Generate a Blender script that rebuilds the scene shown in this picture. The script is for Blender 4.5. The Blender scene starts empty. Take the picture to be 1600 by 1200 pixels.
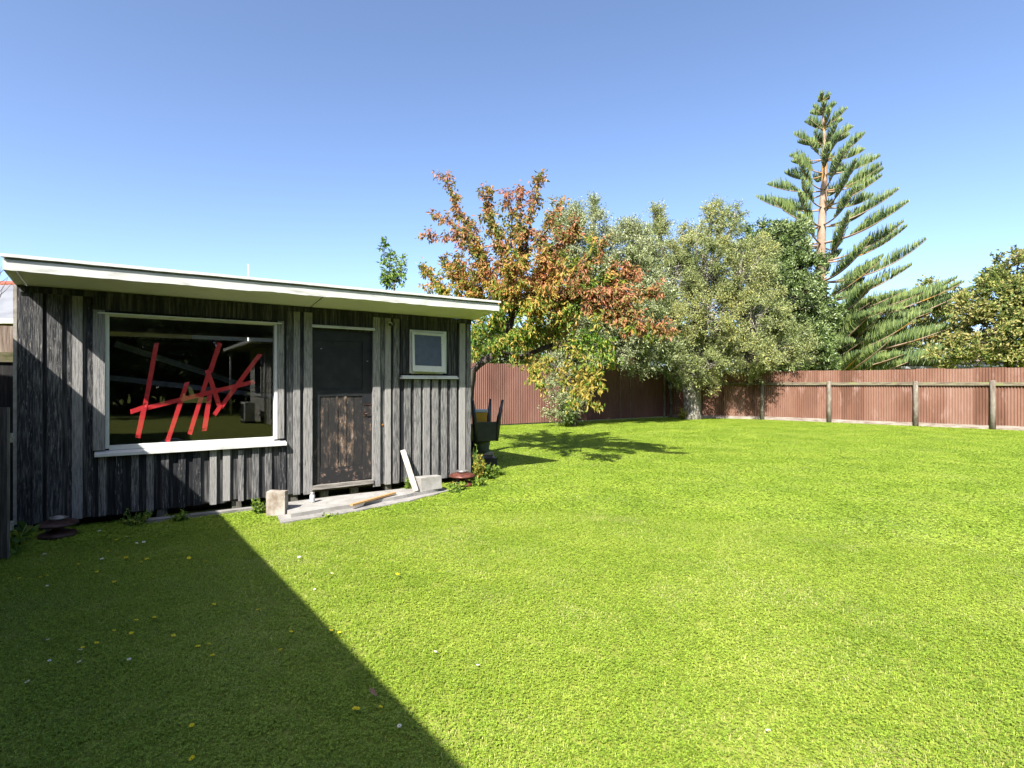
import bpy, math, random
import numpy as np
from mathutils import Vector, Matrix
random.seed(7); RNG = np.random.default_rng(11)
sc = bpy.context.scene
COL = sc.collection
R = math.radians
F = 850.0; CX = 800.0; HY = 598.0; CH = 1.51

# ------------------------------------------------------------------ helpers
def gp(px, py, h=0.0):
    """ground point (world) seen at photo pixel, at height h"""
    z = (CH - h) * F / (py - HY)
    return Vector(((px - CX) / F * z, z, h))
def at(px, py, d):
    return Vector(((px - CX) / F * d, d, CH + (HY - py) / F * d))
ANG = math.atan2(.5717, .8205)
O = Vector((-4.878, 5.37, 0)); U = Vector((math.cos(ANG), math.sin(ANG), 0)); N = Vector((-math.sin(ANG), math.cos(ANG), 0))
def S(s, n, h=0.0): return O + U * s + N * n + Vector((0, 0, h))
def toS(p): d = Vector(p) - O; return d.dot(U), d.dot(N)
def W(px, py):
    r = (px - CX) / F
    s = (4.878 + 5.37 * r) / (.8205 - .5717 * r)
    return s, CH - (py - HY) / F * (5.37 + .5717 * s)

class MB:
    def __init__(s): s.v = []; s.f = []; s.sm = []; s.ch = []
    def add(s, vs, fs, smooth=False):
        b = len(s.v); s.v += [tuple(v) for v in vs]; s.f += [tuple(i + b for i in f) for f in fs]; s.sm += [smooth] * len(fs); s.ch.append((b, len(s.v), len(s.f) - len(fs), len(s.f))); return s
    def box(s, x0, x1, y0, y1, z0, z1, M=None, j=0.0):
        vs = [Vector((x, y, z)) for x in (x0, x1) for y in (y0, y1) for z in (z0, z1)]
        if j: vs = [v + Vector((random.uniform(-j, j), random.uniform(-j, j), random.uniform(-j, j))) for v in vs]
        if M is not None: vs = [M @ v for v in vs]
        return s.add(vs, [(0, 1, 3, 2), (4, 6, 7, 5), (0, 4, 5, 1), (2, 3, 7, 6), (0, 2, 6, 4), (1, 5, 7, 3)])
    def bar(s, a, b, w, t, up=(0, 0, 1)):
        a = Vector(a); b = Vector(b); d = b - a; L = d.length; d.normalize()
        x = d.cross(Vector(up));
        if x.length < 1e-4: x = d.cross(Vector((0, 1, 0)))
        x.normalize(); y = x.cross(d)
        M = Matrix((x, d, y)).transposed().to_4x4(); M.translation = a
        return s.box(-w / 2, w / 2, 0, L, -t / 2, t / 2, M)
    def tube(s, pts, rad, k=6, cap=True, smooth=True):
        pts = [Vector(p) for p in pts]; n = len(pts)
        if not hasattr(rad, '__len__'): rad = [rad] * n
        vs = []; ref = Vector((.31, .2, .93))
        for i, p in enumerate(pts):
            d = (pts[min(i + 1, n - 1)] - pts[max(i - 1, 0)])
            if d.length < 1e-7: d = Vector((0, 0, 1))
            d.normalize()
            x = d.cross(ref)
            if x.length < .05: x = d.cross(Vector((1, 0, 0)))
            x.normalize(); y = d.cross(x)
            for q in range(k):
                a = 2 * math.pi * q / k
                vs.append(p + (x * math.cos(a) + y * math.sin(a)) * rad[i])
        fs = [(i * k + q, i * k + (q + 1) % k, (i + 1) * k + (q + 1) % k, (i + 1) * k + q) for i in range(n - 1) for q in range(k)]
        if cap: fs += [tuple(range(k))[::-1], tuple((n - 1) * k + q for q in range(k))]
        return s.add(vs, fs, smooth)
    def lathe(s, prof, c=(0, 0, 0), k=28):
        c = Vector(c); vs = []; n = len(prof)
        for r, z in prof:
            for q in range(k):
                a = 2 * math.pi * q / k; vs.append(c + Vector((r * math.cos(a), r * math.sin(a), z)))
        fs = [(i * k + q, i * k + (q + 1) % k, (i + 1) * k + (q + 1) % k, (i + 1) * k + q) for i in range(n - 1) for q in range(k)]
        return s.add(vs, fs, True)
    def prism(s, poly, z0, z1):
        n = len(poly); vs = [(x, y, z0) for x, y in poly] + [(x, y, z1) for x, y in poly]
        fs = [tuple(range(n))[::-1], tuple(range(n, 2 * n))] + [(i, (i + 1) % n, n + (i + 1) % n, n + i) for i in range(n)]
        return s.add(vs, fs)
    def each(s, name, m, parent=None, bevel=0.0, post=None):
        for v0, v1, f0, f1 in s.ch:
            q = MB(); q.v = s.v[v0:v1]; q.f = [tuple(i - v0 for i in f) for f in s.f[f0:f1]]; q.sm = s.sm[f0:f1]
            o = q.build(name, m, parent, bevel)
            if post: post(o)
    def build(s, name, m, parent=None, bevel=0.0):
        me = bpy.data.meshes.new(name); me.from_pydata(s.v, [], s.f); me.update()
        me.polygons.foreach_set('use_smooth', s.sm)
        me.materials.append(m); o = bpy.data.objects.new(name, me); COL.objects.link(o)
        if parent is not None: o.parent = parent
        if bevel:
            b = o.modifiers.new('b', 'BEVEL'); b.width = bevel; b.segments = 2; b.limit_method = 'ANGLE'
        return o

def npmesh(name, V, Fq, m, parent=None, smooth=False):
    """V (n,3), Fq (m,k) all k-gons"""
    V = np.asarray(V, dtype=np.float32); Fq = np.asarray(Fq, dtype=np.int32); k = Fq.shape[1]
    me = bpy.data.meshes.new(name); me.vertices.add(len(V)); me.vertices.foreach_set('co', V.ravel())
    me.loops.add(Fq.size); me.loops.foreach_set('vertex_index', Fq.ravel())
    me.polygons.add(len(Fq)); me.polygons.foreach_set('loop_start', np.arange(0, Fq.size, k, dtype=np.int32))
    me.polygons.foreach_set('loop_total', np.full(len(Fq), k, dtype=np.int32))
    me.polygons.foreach_set('use_smooth', np.full(len(Fq), smooth))
    me.update(calc_edges=True); me.materials.append(m)
    o = bpy.data.objects.new(name, me); COL.objects.link(o)
    if parent is not None: o.parent = parent
    return o

def tag(o, label=None, cat=None, group=None, kind=None):
    if label: o['label'] = label
    if cat: o['category'] = cat
    if group: o['group'] = group
    if kind: o['kind'] = kind
    return o
def empty(name, loc=(0, 0, 0), rz=0.0, **k):
    o = bpy.data.objects.new(name, None); COL.objects.link(o); o.location = loc; o.rotation_euler = (0, 0, rz)
    o.empty_display_size = .1
    return tag(o, **k)

# ------------------------------------------------------------------ materials
KA = .68
def mat(name, cols, scale=(4, 4, 4), detail=6, rough=.7, island=0.0, bump=0.0, coord='Object', lo=.3, hi=.7,
        transl=0.0, metal=0.0, spec=.3, dist=0.0, bscale=None, spot=None, tcol=None, hsv=0.0, nrough=.6):
    """cols: list of colours spread over a noise value; island: per-piece shift of it"""
    cols = [tuple(KA * q for q in c) for c in cols]
    if spot: spot = (tuple(KA * q for q in spot[0]), *spot[1:])
    m = bpy.data.materials.new(name); m.use_nodes = True; nt = m.node_tree; nd = nt.nodes; L = nt.links
    nd.clear(); out = nd.new('ShaderNodeOutputMaterial'); p = nd.new('ShaderNodeBsdfPrincipled')
    p.inputs['Roughness'].default_value = rough; p.inputs['Metallic'].default_value = metal
    p.inputs['Specular IOR Level'].default_value = spec
    if coord == 'World':
        g = nd.new('ShaderNodeNewGeometry'); src = g.outputs['Position']
    else:
        g = nd.new('ShaderNodeTexCoord'); src = g.outputs['Object']
    mp = nd.new('ShaderNodeMapping'); mp.inputs['Scale'].default_value = scale; L.new(src, mp.inputs['Vector'])
    nz = nd.new('ShaderNodeTexNoise'); nz.inputs['Scale'].default_value = 1; nz.inputs['Detail'].default_value = detail
    nz.inputs['Roughness'].default_value = nrough; nz.inputs['Distortion'].default_value = dist
    L.new(mp.outputs[0], nz.inputs['Vector']); val = nz.outputs['Fac']
    if island or hsv:
        gi = nd.new('ShaderNodeNewGeometry')
    if island:
        mm = nd.new('ShaderNodeMath'); mm.operation = 'MULTIPLY_ADD'; mm.inputs[1].default_value = island; mm.inputs[2].default_value = -island / 2
        L.new(gi.outputs['Random Per Island'], mm.inputs[0])
        ad = nd.new('ShaderNodeMath'); ad.operation = 'ADD'; L.new(val, ad.inputs[0]); L.new(mm.outputs[0], ad.inputs[1]); val = ad.outputs[0]
    cr = nd.new('ShaderNodeValToRGB'); L.new(val, cr.inputs['Fac']); e = cr.color_ramp.elements
    n = len(cols)
    for i, c in enumerate(cols):
        pos = lo + (hi - lo) * i / max(1, n - 1)
        if i < 2: el = e[i]; el.position = pos
        else: el = e.new(pos)
        el.color = (*c, 1)
    if n == 1: e[1].color = (*cols[0], 1)
    colour = cr.outputs['Color']
    if spot:   # (colour, scale vec, threshold, softness)
        sc_, th, sf = spot[1], spot[2], spot[3]
        m2 = nd.new('ShaderNodeMapping'); m2.inputs['Scale'].default_value = sc_; m2.inputs['Location'].default_value = (3.3, 1.7, 5.1)
        L.new(src, m2.inputs['Vector']); n2 = nd.new('ShaderNodeTexNoise'); n2.inputs['Scale'].default_value = 1; n2.inputs['Detail'].default_value = 8
        n2.inputs['Roughness'].default_value = .65
        L.new(m2.outputs[0], n2.inputs['Vector'])
        mr = nd.new('ShaderNodeMapRange'); mr.inputs['From Min'].default_value = th; mr.inputs['From Max'].default_value = th + sf; L.new(n2.outputs['Fac'], mr.inputs['Value'])
        mx = nd.new('ShaderNodeMix'); mx.data_type = 'RGBA'; L.new(mr.outputs[0], mx.inputs['Factor']); L.new(colour, mx.inputs['A']); mx.inputs['B'].default_value = (*spot[0], 1)
        colour = mx.outputs['Result']
    if hsv:
        h = nd.new('ShaderNodeHueSaturation'); L.new(colour, h.inputs['Color'])
        a = nd.new('ShaderNodeMath'); a.operation = 'MULTIPLY_ADD'; a.inputs[1].default_value = 2 * hsv; a.inputs[2].default_value = 1 - hsv
        L.new(gi.outputs['Random Per Island'], a.inputs[0]); L.new(a.outputs[0], h.inputs['Value']); colour = h.outputs[0]
    L.new(colour, p.inputs['Base Color'])
    if bump:
        b = nd.new('ShaderNodeBump'); b.inputs['Strength'].default_value = bump; b.inputs['Distance'].default_value = .01
        if bscale:
            m3 = nd.new('ShaderNodeMapping'); m3.inputs['Scale'].default_value = bscale; L.new(src, m3.inputs['Vector'])
            n3 = nd.new('ShaderNodeTexNoise'); n3.inputs['Scale'].default_value = 1; n3.inputs['Detail'].default_value = 5; L.new(m3.outputs[0], n3.inputs['Vector']); L.new(n3.outputs['Fac'], b.inputs['Height'])
        else: L.new(nz.outputs['Fac'], b.inputs['Height'])
        L.new(b.outputs[0], p.inputs['Normal'])
    if transl:
        t = nd.new('ShaderNodeBsdfTranslucent')
        if tcol: t.inputs['Color'].default_value = (*tcol, 1)
        else: L.new(colour, t.inputs['Color'])
        ms = nd.new('ShaderNodeMixShader'); ms.inputs[0].default_value = transl
        L.new(p.outputs[0], ms.inputs[1]); L.new(t.outputs[0], ms.inputs[2]); L.new(ms.outputs[0], out.inputs[0])
    else: L.new(p.outputs[0], out.inputs[0])
    return m

M = {}
BLK = (.012, .014, .018)
M['clad'] = mat('weathered_black_cladding', [BLK, (.04, .041, .045), (.12, .118, .118), (.27, .26, .25)], (75, 75, 5.5), 10, .8, island=.26, bump=.8, lo=.36, hi=.68,
                spot=((.30, .285, .265), (110, 110, 12), .58, .08), nrough=.66)
M['clad_dark'] = mat('dark_stained_shaded_cladding', [BLK, (.02, .021, .025), (.07, .068, .068), (.15, .145, .14)], (38, 38, 2.2), 8, .8, island=.2, bump=.5, lo=.36, hi=.7)
M['clad_pale'] = mat('grey_weathered_batten', [(.08, .08, .082), (.19, .186, .183), (.30, .29, .282), (.39, .375, .36)], (75, 75, 5.5), 9, .85, island=.30, bump=.7, lo=.34, hi=.62,
                     spot=((.04, .041, .044), (26, 26, 5.5), .60, .12), nrough=.70)
M['door'] = mat('peeling_black_door_paint', [(.010, .012, .016), (.018, .02, .024), (.03, .03, .033)], (6, 6, 6), 6, .55, bump=.4, lo=.3, hi=.7, bscale=(70, 70, 25))
M['door_peel'] = mat('peeled_door_paint', [(.026, .024, .024), (.045, .040, .038), (.085, .062, .05), (.19, .125, .085), (.34, .28, .23)], (17, 17, 6.5), 12, .7, bump=.8, lo=.49, hi=.66, island=.12, nrough=.78)
M['door_rail'] = mat('door_rail_paint', [(.022, .021, .022), (.035, .032, .032), (.20, .13, .10), (.34, .25, .19)], (11, 11, 13), 10, .7, bump=.6, lo=.52, hi=.66, nrough=.7)
M['packing'] = mat('grey_blue_slot_shade', [(.32, .35, .37), (.45, .48, .50)], (5, 5, 5), 5, .6)
M['palewood'] = mat('pale_bare_timber', [(.26, .23, .20), (.39, .36, .32), (.48, .45, .41)], (14, 14, 14), 8, .85, lo=.3, hi=.66, bump=.4)
M['white'] = mat('white_paint', [(.60, .60, .57), (.80, .80, .77)], (6, 6, 6), 7, .55, lo=.25, hi=.5, bump=.15, spot=((.42, .42, .38), (16, 16, 16), .66, .08))
M['fascia'] = mat('flaking_white_fascia', [(.44, .45, .42), (.68, .68, .64), (.80, .80, .76)], (3, 3, 14), 8, .6, lo=.3, hi=.6, bump=.3, spot=((.30, .30, .27), (14, 14, 30), .66, .05))
M['soffit'] = mat('cream_soffit_sheet', [(.70, .68, .57), (.84, .82, .70)], (1.5, 1.5, 1.5), 6, .8, lo=.3, hi=.7)
M['wood'] = mat('grey_timber', [(.13, .12, .105), (.27, .25, .22), (.40, .375, .33)], (5, 60, 60), 8, .85, lo=.33, hi=.66, bump=.5, island=.2)
M['woodv'] = mat('grey_timber_upright', [(.06, .055, .05), (.12, .11, .10), (.20, .185, .165)], (50, 50, 3.5), 8, .85, lo=.33, hi=.66, bump=.5, island=.2)
M['brownpaling'] = mat('brown_paling', [(.16, .11, .08), (.30, .23, .18), (.42, .36, .30)], (60, 60, 4), 8, .85, lo=.33, hi=.66, bump=.5, island=.3)
M['darkpaling'] = mat('dark_shaded_paling', [(.016, .016, .018), (.035, .033, .033), (.07, .066, .062)], (50, 50, 3), 7, .9, lo=.33, hi=.66, bump=.4, island=.3)
M['moss'] = mat('mossy_timber', [(.07, .075, .03), (.16, .15, .07), (.20, .17, .12)], (8, 8, 20), 7, .9, lo=.33, hi=.66, bump=.5)
M['stick'] = mat('fresh_orange_timber', [(.48, .26, .10), (.62, .38, .17)], (40, 40, 40), 6, .7, lo=.3, hi=.7)
M['conc'] = mat('old_concrete', [(.22, .205, .185), (.33, .315, .295), (.42, .40, .38)], (5, 5, 5), 10, .9, lo=.3, hi=.68, bump=.6, bscale=(60, 60, 60), spot=((.22, .19, .15), (9, 9, 9), .60, .12))
M['concl'] = mat('pale_concrete', [(.30, .285, .262), (.45, .435, .41)], (7, 7, 7), 9, .9, lo=.3, hi=.65, bump=.5, bscale=(80, 80, 80), spot=((.33, .29, .24), (8, 8, 22), .60, .12))
M['blockpaint'] = mat('stained_block', [(.22, .165, .12), (.37, .32, .27), (.5, .46, .41)], (9, 9, 6), 9, .85, lo=.33, hi=.63, bump=.6, spot=((.72, .69, .65), (22, 22, 9), .62, .05))
M['rust'] = mat('rusty_red_iron', [(.05, .02, .015), (.16, .045, .03), (.28, .10, .06)], (14, 14, 14), 8, .5, lo=.3, hi=.7, bump=.4, metal=.25, spec=.5)
M['rustdark'] = mat('dark_rusty_iron', [(.03, .016, .014), (.07, .03, .024), (.11, .06, .05)], (14, 14, 14), 8, .5, lo=.3, hi=.7, bump=.4, metal=.25, spec=.5)
M['galv'] = mat('dull_galvanised_metal', [(.30, .28, .27), (.55, .52, .50)], (20, 20, 20), 6, .4, metal=.7, spec=.5)
M['plastic'] = mat('black_plastic', [(.014, .017, .022), (.028, .033, .04)], (8, 8, 8), 5, .42, spec=.5)
M['greyplastic'] = mat('grey_blue_plastic', [(.10, .12, .14), (.17, .19, .21)], (12, 12, 12), 6, .6)
M['yellow'] = mat('yellow_ochre_plastic', [(.55, .30, .02), (.72, .42, .04)], (9, 9, 9), 5, .5)
M['lid'] = mat('pale_blue_lid', [(.45, .52, .60), (.62, .68, .74)], (9, 9, 9), 5, .5)
M['jar'] = mat('dusty_white_jar', [(.45, .46, .43), (.72, .72, .68)], (30, 30, 30), 5, .35, spec=.5)
M['orange'] = mat('orange_cap', [(.55, .24, .06)], rough=.6)
M['dark'] = mat('dark_void', [(.012, .011, .010)], rough=.95)  # near-black tone standing in for shade under the floor
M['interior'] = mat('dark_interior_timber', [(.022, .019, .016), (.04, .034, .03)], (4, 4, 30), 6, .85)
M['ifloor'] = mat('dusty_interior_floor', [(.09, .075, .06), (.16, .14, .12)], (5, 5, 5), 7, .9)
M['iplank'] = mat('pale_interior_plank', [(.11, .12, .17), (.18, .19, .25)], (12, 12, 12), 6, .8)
M['tape'] = mat('red_tape', [(.72, .035, .045), (.80, .05, .055)], (20, 20, 20), 4, .45)
M['frost'] = mat('obscured_glass', [(.05, .065, .085), (.09, .11, .14)], (12, 12, 12), 6, .32, spec=.9, bump=.25, bscale=(120, 120, 120))
def glass():
    m = bpy.data.materials.new('window_glass'); m.use_nodes = True; nt = m.node_tree; nd = nt.nodes; L = nt.links; nd.clear()
    out = nd.new('ShaderNodeOutputMaterial'); t = nd.new('ShaderNodeBsdfTransparent'); t.inputs[0].default_value = (.94, .955, .96, 1)
    g = nd.new('ShaderNodeBsdfGlossy'); g.inputs['Roughness'].default_value = .0; f = nd.new('ShaderNodeLayerWeight'); f.inputs['Blend'].default_value = .5
    pw = nd.new('ShaderNodeMath'); pw.operation = 'POWER'; pw.inputs[1].default_value = 5; L.new(f.outputs['Facing'], pw.inputs[0])
    mu = nd.new('ShaderNodeMath'); mu.operation = 'MULTIPLY_ADD'; mu.inputs[1].default_value = .95; mu.inputs[2].default_value = .035; L.new(pw.outputs[0], mu.inputs[0])
    x = nd.new('ShaderNodeMixShader'); L.new(mu.outputs[0], x.inputs[0]); L.new(t.outputs[0], x.inputs[1]); L.new(g.outputs[0], x.inputs[2]); L.new(x.outputs[0], out.inputs[0])
    return m
M['glass'] = glass()
M['houseglass'] = mat('dark_house_glass', [(.015, .018, .02)], rough=.08, spec=.6)
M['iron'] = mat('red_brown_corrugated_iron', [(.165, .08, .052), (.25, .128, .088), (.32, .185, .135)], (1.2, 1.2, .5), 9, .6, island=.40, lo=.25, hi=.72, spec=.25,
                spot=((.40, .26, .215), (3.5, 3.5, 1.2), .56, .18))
M['ironshade'] = mat('shaded_brown_iron', [(.13, .06, .045), (.195, .092, .07), (.25, .128, .10)], (1.2, 1.2, .5), 9, .6, island=.16, lo=.25, hi=.72, spec=.25)  # darker copy of the fence iron, with shade put into its colour
M['plinth'] = mat('bleached_plinth_board', [(.20, .14, .11), (.33, .27, .23), (.45, .40, .35)], (3, 3, 14), 8, .85, lo=.3, hi=.65, bump=.3)
M['post'] = mat('lichened_post', [(.12, .09, .07), (.22, .185, .145), (.33, .31, .25)], (9, 9, 3), 8, .9, lo=.3, hi=.68, bump=.5, spot=((.38, .41, .35), (7, 7, 5), .58, .12))
M['rail'] = mat('mossy_rail', [(.10, .07, .05), (.19, .155, .11), (.26, .24, .16)], (3, 3, 20), 8, .9, lo=.3, hi=.65, bump=.4, spot=((.24, .27, .10), (2, 2, 6), .52, .14))
M['bark'] = mat('rough_bark', [(.06, .045, .035), (.13, .105, .085), (.22, .19, .16)], (14, 14, 4), 8, .95, lo=.33, hi=.66, bump=1.0, coord='World')
M['darkbark'] = mat('dark_bark', [(.03, .024, .02), (.07, .058, .05), (.14, .12, .10)], (14, 14, 4), 8, .95, lo=.33, hi=.66, bump=1.0, coord='World')
M['olivebark'] = mat('pale_olive_bark', [(.10, .085, .065), (.30, .27, .22), (.50, .47, .40)], (13, 13, 7), 8, .95, lo=.38, hi=.60, bump=1.0, coord='World')
M['pinebark'] = mat('orange_lichen_bark', [(.22, .15, .10), (.36, .25, .17), (.45, .33, .24)], (2, 2, 2), 7, .9, lo=.33, hi=.6, bump=.5, coord='World', spot=((.50, .26, .05), (.8, .8, .55), .55, .08))
M['autumn'] = mat('autumn_leaf', [(.17, .32, .04), (.31, .43, .06), (.52, .46, .08), (.66, .40, .10), (.62, .28, .12)], (.55, .55, .6), 4, .55, island=.32, lo=.33, hi=.66, coord='World', transl=.42, hsv=.35)
M['autumn_top'] = mat('red_autumn_leaf', [(.24, .30, .06), (.42, .35, .09), (.54, .31, .11), (.53, .22, .12)], (.8, .8, .8), 4, .55, island=.35, lo=.36, hi=.6, coord='World', transl=.38, hsv=.35)
M['autumn_low'] = mat('green_gold_leaf', [(.11, .25, .03), (.21, .38, .04), (.36, .46, .06), (.54, .42, .09)], (.9, .9, .9), 4, .55, island=.4, lo=.34, hi=.66, coord='World', transl=.45, hsv=.3)
M['olive'] = mat('olive_leaf', [(.20, .27, .07), (.33, .39, .125), (.46, .50, .23), (.56, .54, .15)], (.5, .5, .5), 5, .5, island=.5, lo=.28, hi=.75, coord='World', transl=.25, hsv=.35, spec=.4)
M['silver'] = mat('silver_olive_leaf', [(.25, .32, .09), (.39, .45, .17), (.56, .59, .36)], (.7, .7, .7), 5, .45, island=.6, lo=.28, hi=.72, coord='World', transl=.25, hsv=.3, spec=.5)
M['darkleaf'] = mat('glossy_dark_leaf', [(.08, .145, .03), (.16, .24, .055), (.34, .42, .18)], (.6, .6, .6), 5, .38, island=.5, lo=.28, hi=.75, coord='World', transl=.18, hsv=.3, spec=.5)
M['pine'] = mat('pine_foliage', [(.08, .14, .05), (.145, .22, .065), (.25, .32, .09)], (.5, .5, .5), 4, .6, island=.5, lo=.28, hi=.72, coord='World', transl=.1, hsv=.3)
M['gold'] = mat('yellowing_leaf', [(.16, .24, .055), (.27, .34, .08), (.40, .41, .11), (.46, .40, .15)], (.4, .4, .4), 5, .55, island=.5, lo=.3, hi=.7, coord='World', transl=.3, hsv=.3)
M['fresh'] = mat('fresh_green_leaf', [(.10, .22, .03), (.20, .36, .05), (.34, .45, .08)], (2, 2, 2), 4, .5, island=.5, lo=.3, hi=.7, coord='World', transl=.4, hsv=.25)
M['weed'] = mat('weed_leaf', [(.10, .20, .03), (.20, .34, .04), (.40, .48, .07)], (5, 5, 5), 4, .5, island=.5, lo=.3, hi=.7, coord='World', transl=.4, hsv=.25)
M['weedy'] = mat('yellow_weed_leaf', [(.22, .28, .04), (.45, .42, .06), (.55, .38, .08)], (5, 5, 5), 4, .5, island=.5, lo=.3, hi=.7, coord='World', transl=.4, hsv=.25)
M['wb'] = mat('cream_weatherboard', [(.55, .53, .47), (.66, .64, .58)], (2, 2, 2), 5, .6)
M['greyroof'] = mat('pale_corrugated_roof', [(.24, .25, .27), (.33, .34, .36)], (1.5, 1.5, 1.5), 6, .5, lo=.3, hi=.6)
M['redroof'] = mat('red_roof', [(.30, .08, .045), (.42, .14, .09)], (3, 3, 3), 6, .7)
M['tileroof'] = mat('pink_brown_roof_tile', [(.22, .15, .12), (.30, .22, .18)], (6, 6, 6), 6, .8)
M['darkwall'] = mat('brown_weatherboard', [(.10, .085, .075), (.16, .14, .12)], (3, 3, 3), 5, .8)
M['ypetal'] = mat('yellow_petal', [(1.3, 1.05, .02)], rough=.35, transl=.3, spec=.5)
M['wpetal'] = mat('white_petal', [(1.2, 1.2, 1.25)], rough=.5, transl=.3)
M['dry'] = mat('dry_leaf', [(.30, .17, .09), (.42, .27, .16)], (30, 30, 30), 5, .7)

# ------------------------------------------------------------------ camera, sun, sky
cam = bpy.data.cameras.new('camera'); co = bpy.data.objects.new('camera', cam); COL.objects.link(co)
co.location = (0, 0, CH); co.rotation_euler = (R(90), 0, 0); cam.lens = 36 * F / 1600; cam.sensor_width = 36; cam.shift_y = -2 / 1600
cam.clip_start = .05; cam.clip_end = 3000; sc.camera = co
A_, B_ = .89, .571
Ld = (U * A_ + N * B_ + Vector((0, 0, -1))).normalized()
EL = math.asin(-Ld.z); AZ = math.atan2(-Ld.x, -Ld.y)    # azimuth from +Y towards +X of the sun's place
sun = bpy.data.lights.new('sun', 'SUN'); sun.energy = 5.0; sun.angle = R(.5); sun.color = (1, .955, .88)
so = bpy.data.objects.new('sun', sun); COL.objects.link(so); so.rotation_euler = Ld.to_track_quat('-Z', 'Y').to_euler(); so.location = (-10, -20, 20)
w = bpy.data.worlds.new('World'); sc.world = w; w.use_nodes = True; nt = w.node_tree
bg = nt.nodes['Background']; sky = nt.nodes.new('ShaderNodeTexSky'); sky.sky_type = 'NISHITA'; sky.sun_disc = False
sky.sun_elevation = EL; sky.sun_rotation = AZ; sky.air_density = .55; sky.dust_density = 1.2; sky.ozone_density = 1.8; sky.altitude = 0
nt.links.new(sky.outputs[0], bg.inputs[0]); bg.inputs[1].default_value = .13
sc.view_settings.view_transform = 'Standard'; sc.view_settings.look = 'None'; sc.view_settings.exposure = 1.52; sc.view_settings.gamma = 1
sc.render.engine = 'CYCLES'; cy = sc.cycles; cy.max_bounces = 7; cy.diffuse_bounces = 3; cy.glossy_bounces = 3; cy.transparent_max_bounces = 8; cy.transmission_bounces = 3
cy.use_adaptive_sampling = True; cy.adaptive_threshold = .015; cy.use_denoising = True
cy.caustics_reflective = False; cy.caustics_refractive = False

# ------------------------------------------------------------------ ground
GND = mat('lawn_soil', [(.20, .24, .03), (.26, .31, .04), (.32, .34, .07)], (9, 9, 9), 9, .95, coord='World', lo=.3, hi=.7, bump=.5)
g = MB(); g.add([(-600, -600, 0), (600, -600, 0), (600, 900, 0), (-600, 900, 0)], [(0, 1, 2, 3)])
tag(g.build('ground', GND), kind='structure')

# ------------------------------------------------------------------ shed
shed = empty('shed', O, ANG, label='low garden shed clad in worn black vertical boards with a white-edged skillion roof', cat='shed')
SL = 5.17; SD = 3.3; HW = 2.47
WX0, WX1, WZ0, WZ1 = .69, 2.40, .81, 2.24
DX0, DX1, DZ0, DZ1 = 2.814, 3.611, .195, 2.20
VX0, VX1, VZ0, VZ1 = 4.155, 4.74, 1.647, 2.266
BOT = .112
def sx(px): return W(px, 600)[0]
def hole_spans(x0, x1):
    """vertical free spans of a strip between the openings"""
    sp = [(BOT + random.uniform(-.02, .012), HW)]
    for a, b, lo, hi in ((WX0, WX1, WZ0, WZ1), (DX0, DX1, .0, DZ1), (VX0, VX1, VZ0, VZ1)):
        if x1 > a + .004 and x0 < b - .004:
            ns = []
            for l, h in sp:
                if lo > l + .02: ns.append((l, min(h, lo)))
                if hi < h - .02: ns.append((max(l, hi), h))
            sp = ns
    return sp
c0 = MB()   # recessed layer, coloured dark for the shade in its gaps
edges = [0, .13, .26]
x = 0.0; cuts = [0.0]
while x < SL - .05:
    x += random.uniform(.13, .17); cuts.append(min(x, SL))
for v in (WX0, WX1, DX0, DX1, VX0, VX1): cuts.append(v)
cuts = sorted(set(round(q, 4) for q in cuts if q <= SL)) + ([SL] if cuts[-1] < SL else [])
for a, b in zip(cuts[:-1], cuts[1:]):
    if b - a < .002: continue
    for l, h in hole_spans(a, b):
        c0.box(a + .0008, b - .0008, random.uniform(-.001, .001), .028, l, h)
c0.build('recessed_cladding', M['clad_dark'], shed)
c1 = MB(); c1p = MB()
rb = [(52, 67, 0), (74, 97.5, 0), (113, 129, 1), (447.8, 449, 0), (458, 468, 1), (601, 609.8, 1), (613.8, 622.9, 0),
      (716.7, 725.7, 1), (728, 734.4, 1)]
below = [(154, 166), (180, 191), (205, 217), (229, 240), (251.6, 263.5), (278.6, 289.5), (301.4, 313.3), (327.4, 338), (348, 359), (372, 380.5), (393.5, 404), (414, 424), (435.7, 445.5)]
below2 = [(631, 640.7), (646.4, 656.3), (660.6, 670.5), (674.7, 683.8), (689, 697.4), (703, 712)]
for a, b, k in rb:
    if b - a < 2: continue
    lo = BOT + random.uniform(-.015, .01); (c1p if k else c1).box(sx(a), sx(b), -.025 + random.uniform(-.003, .003), -.0012, lo, HW - .001, j=.0015)
for a, b in below:
    (c1 if a < 270 or random.random() < .3 else c1p).box(sx(a), sx(b), -.025 + random.uniform(-.004, .003), -.0012, BOT + random.uniform(-.02, .01), WZ0 - .07 - random.uniform(.0, .05), j=.0015)
for a, b in below2:
    c1p.box(sx(a), sx(b), -.026 + random.uniform(-.003, .003), -.0012, BOT + random.uniform(-.02, .01), 1.555, j=.0015)
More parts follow.
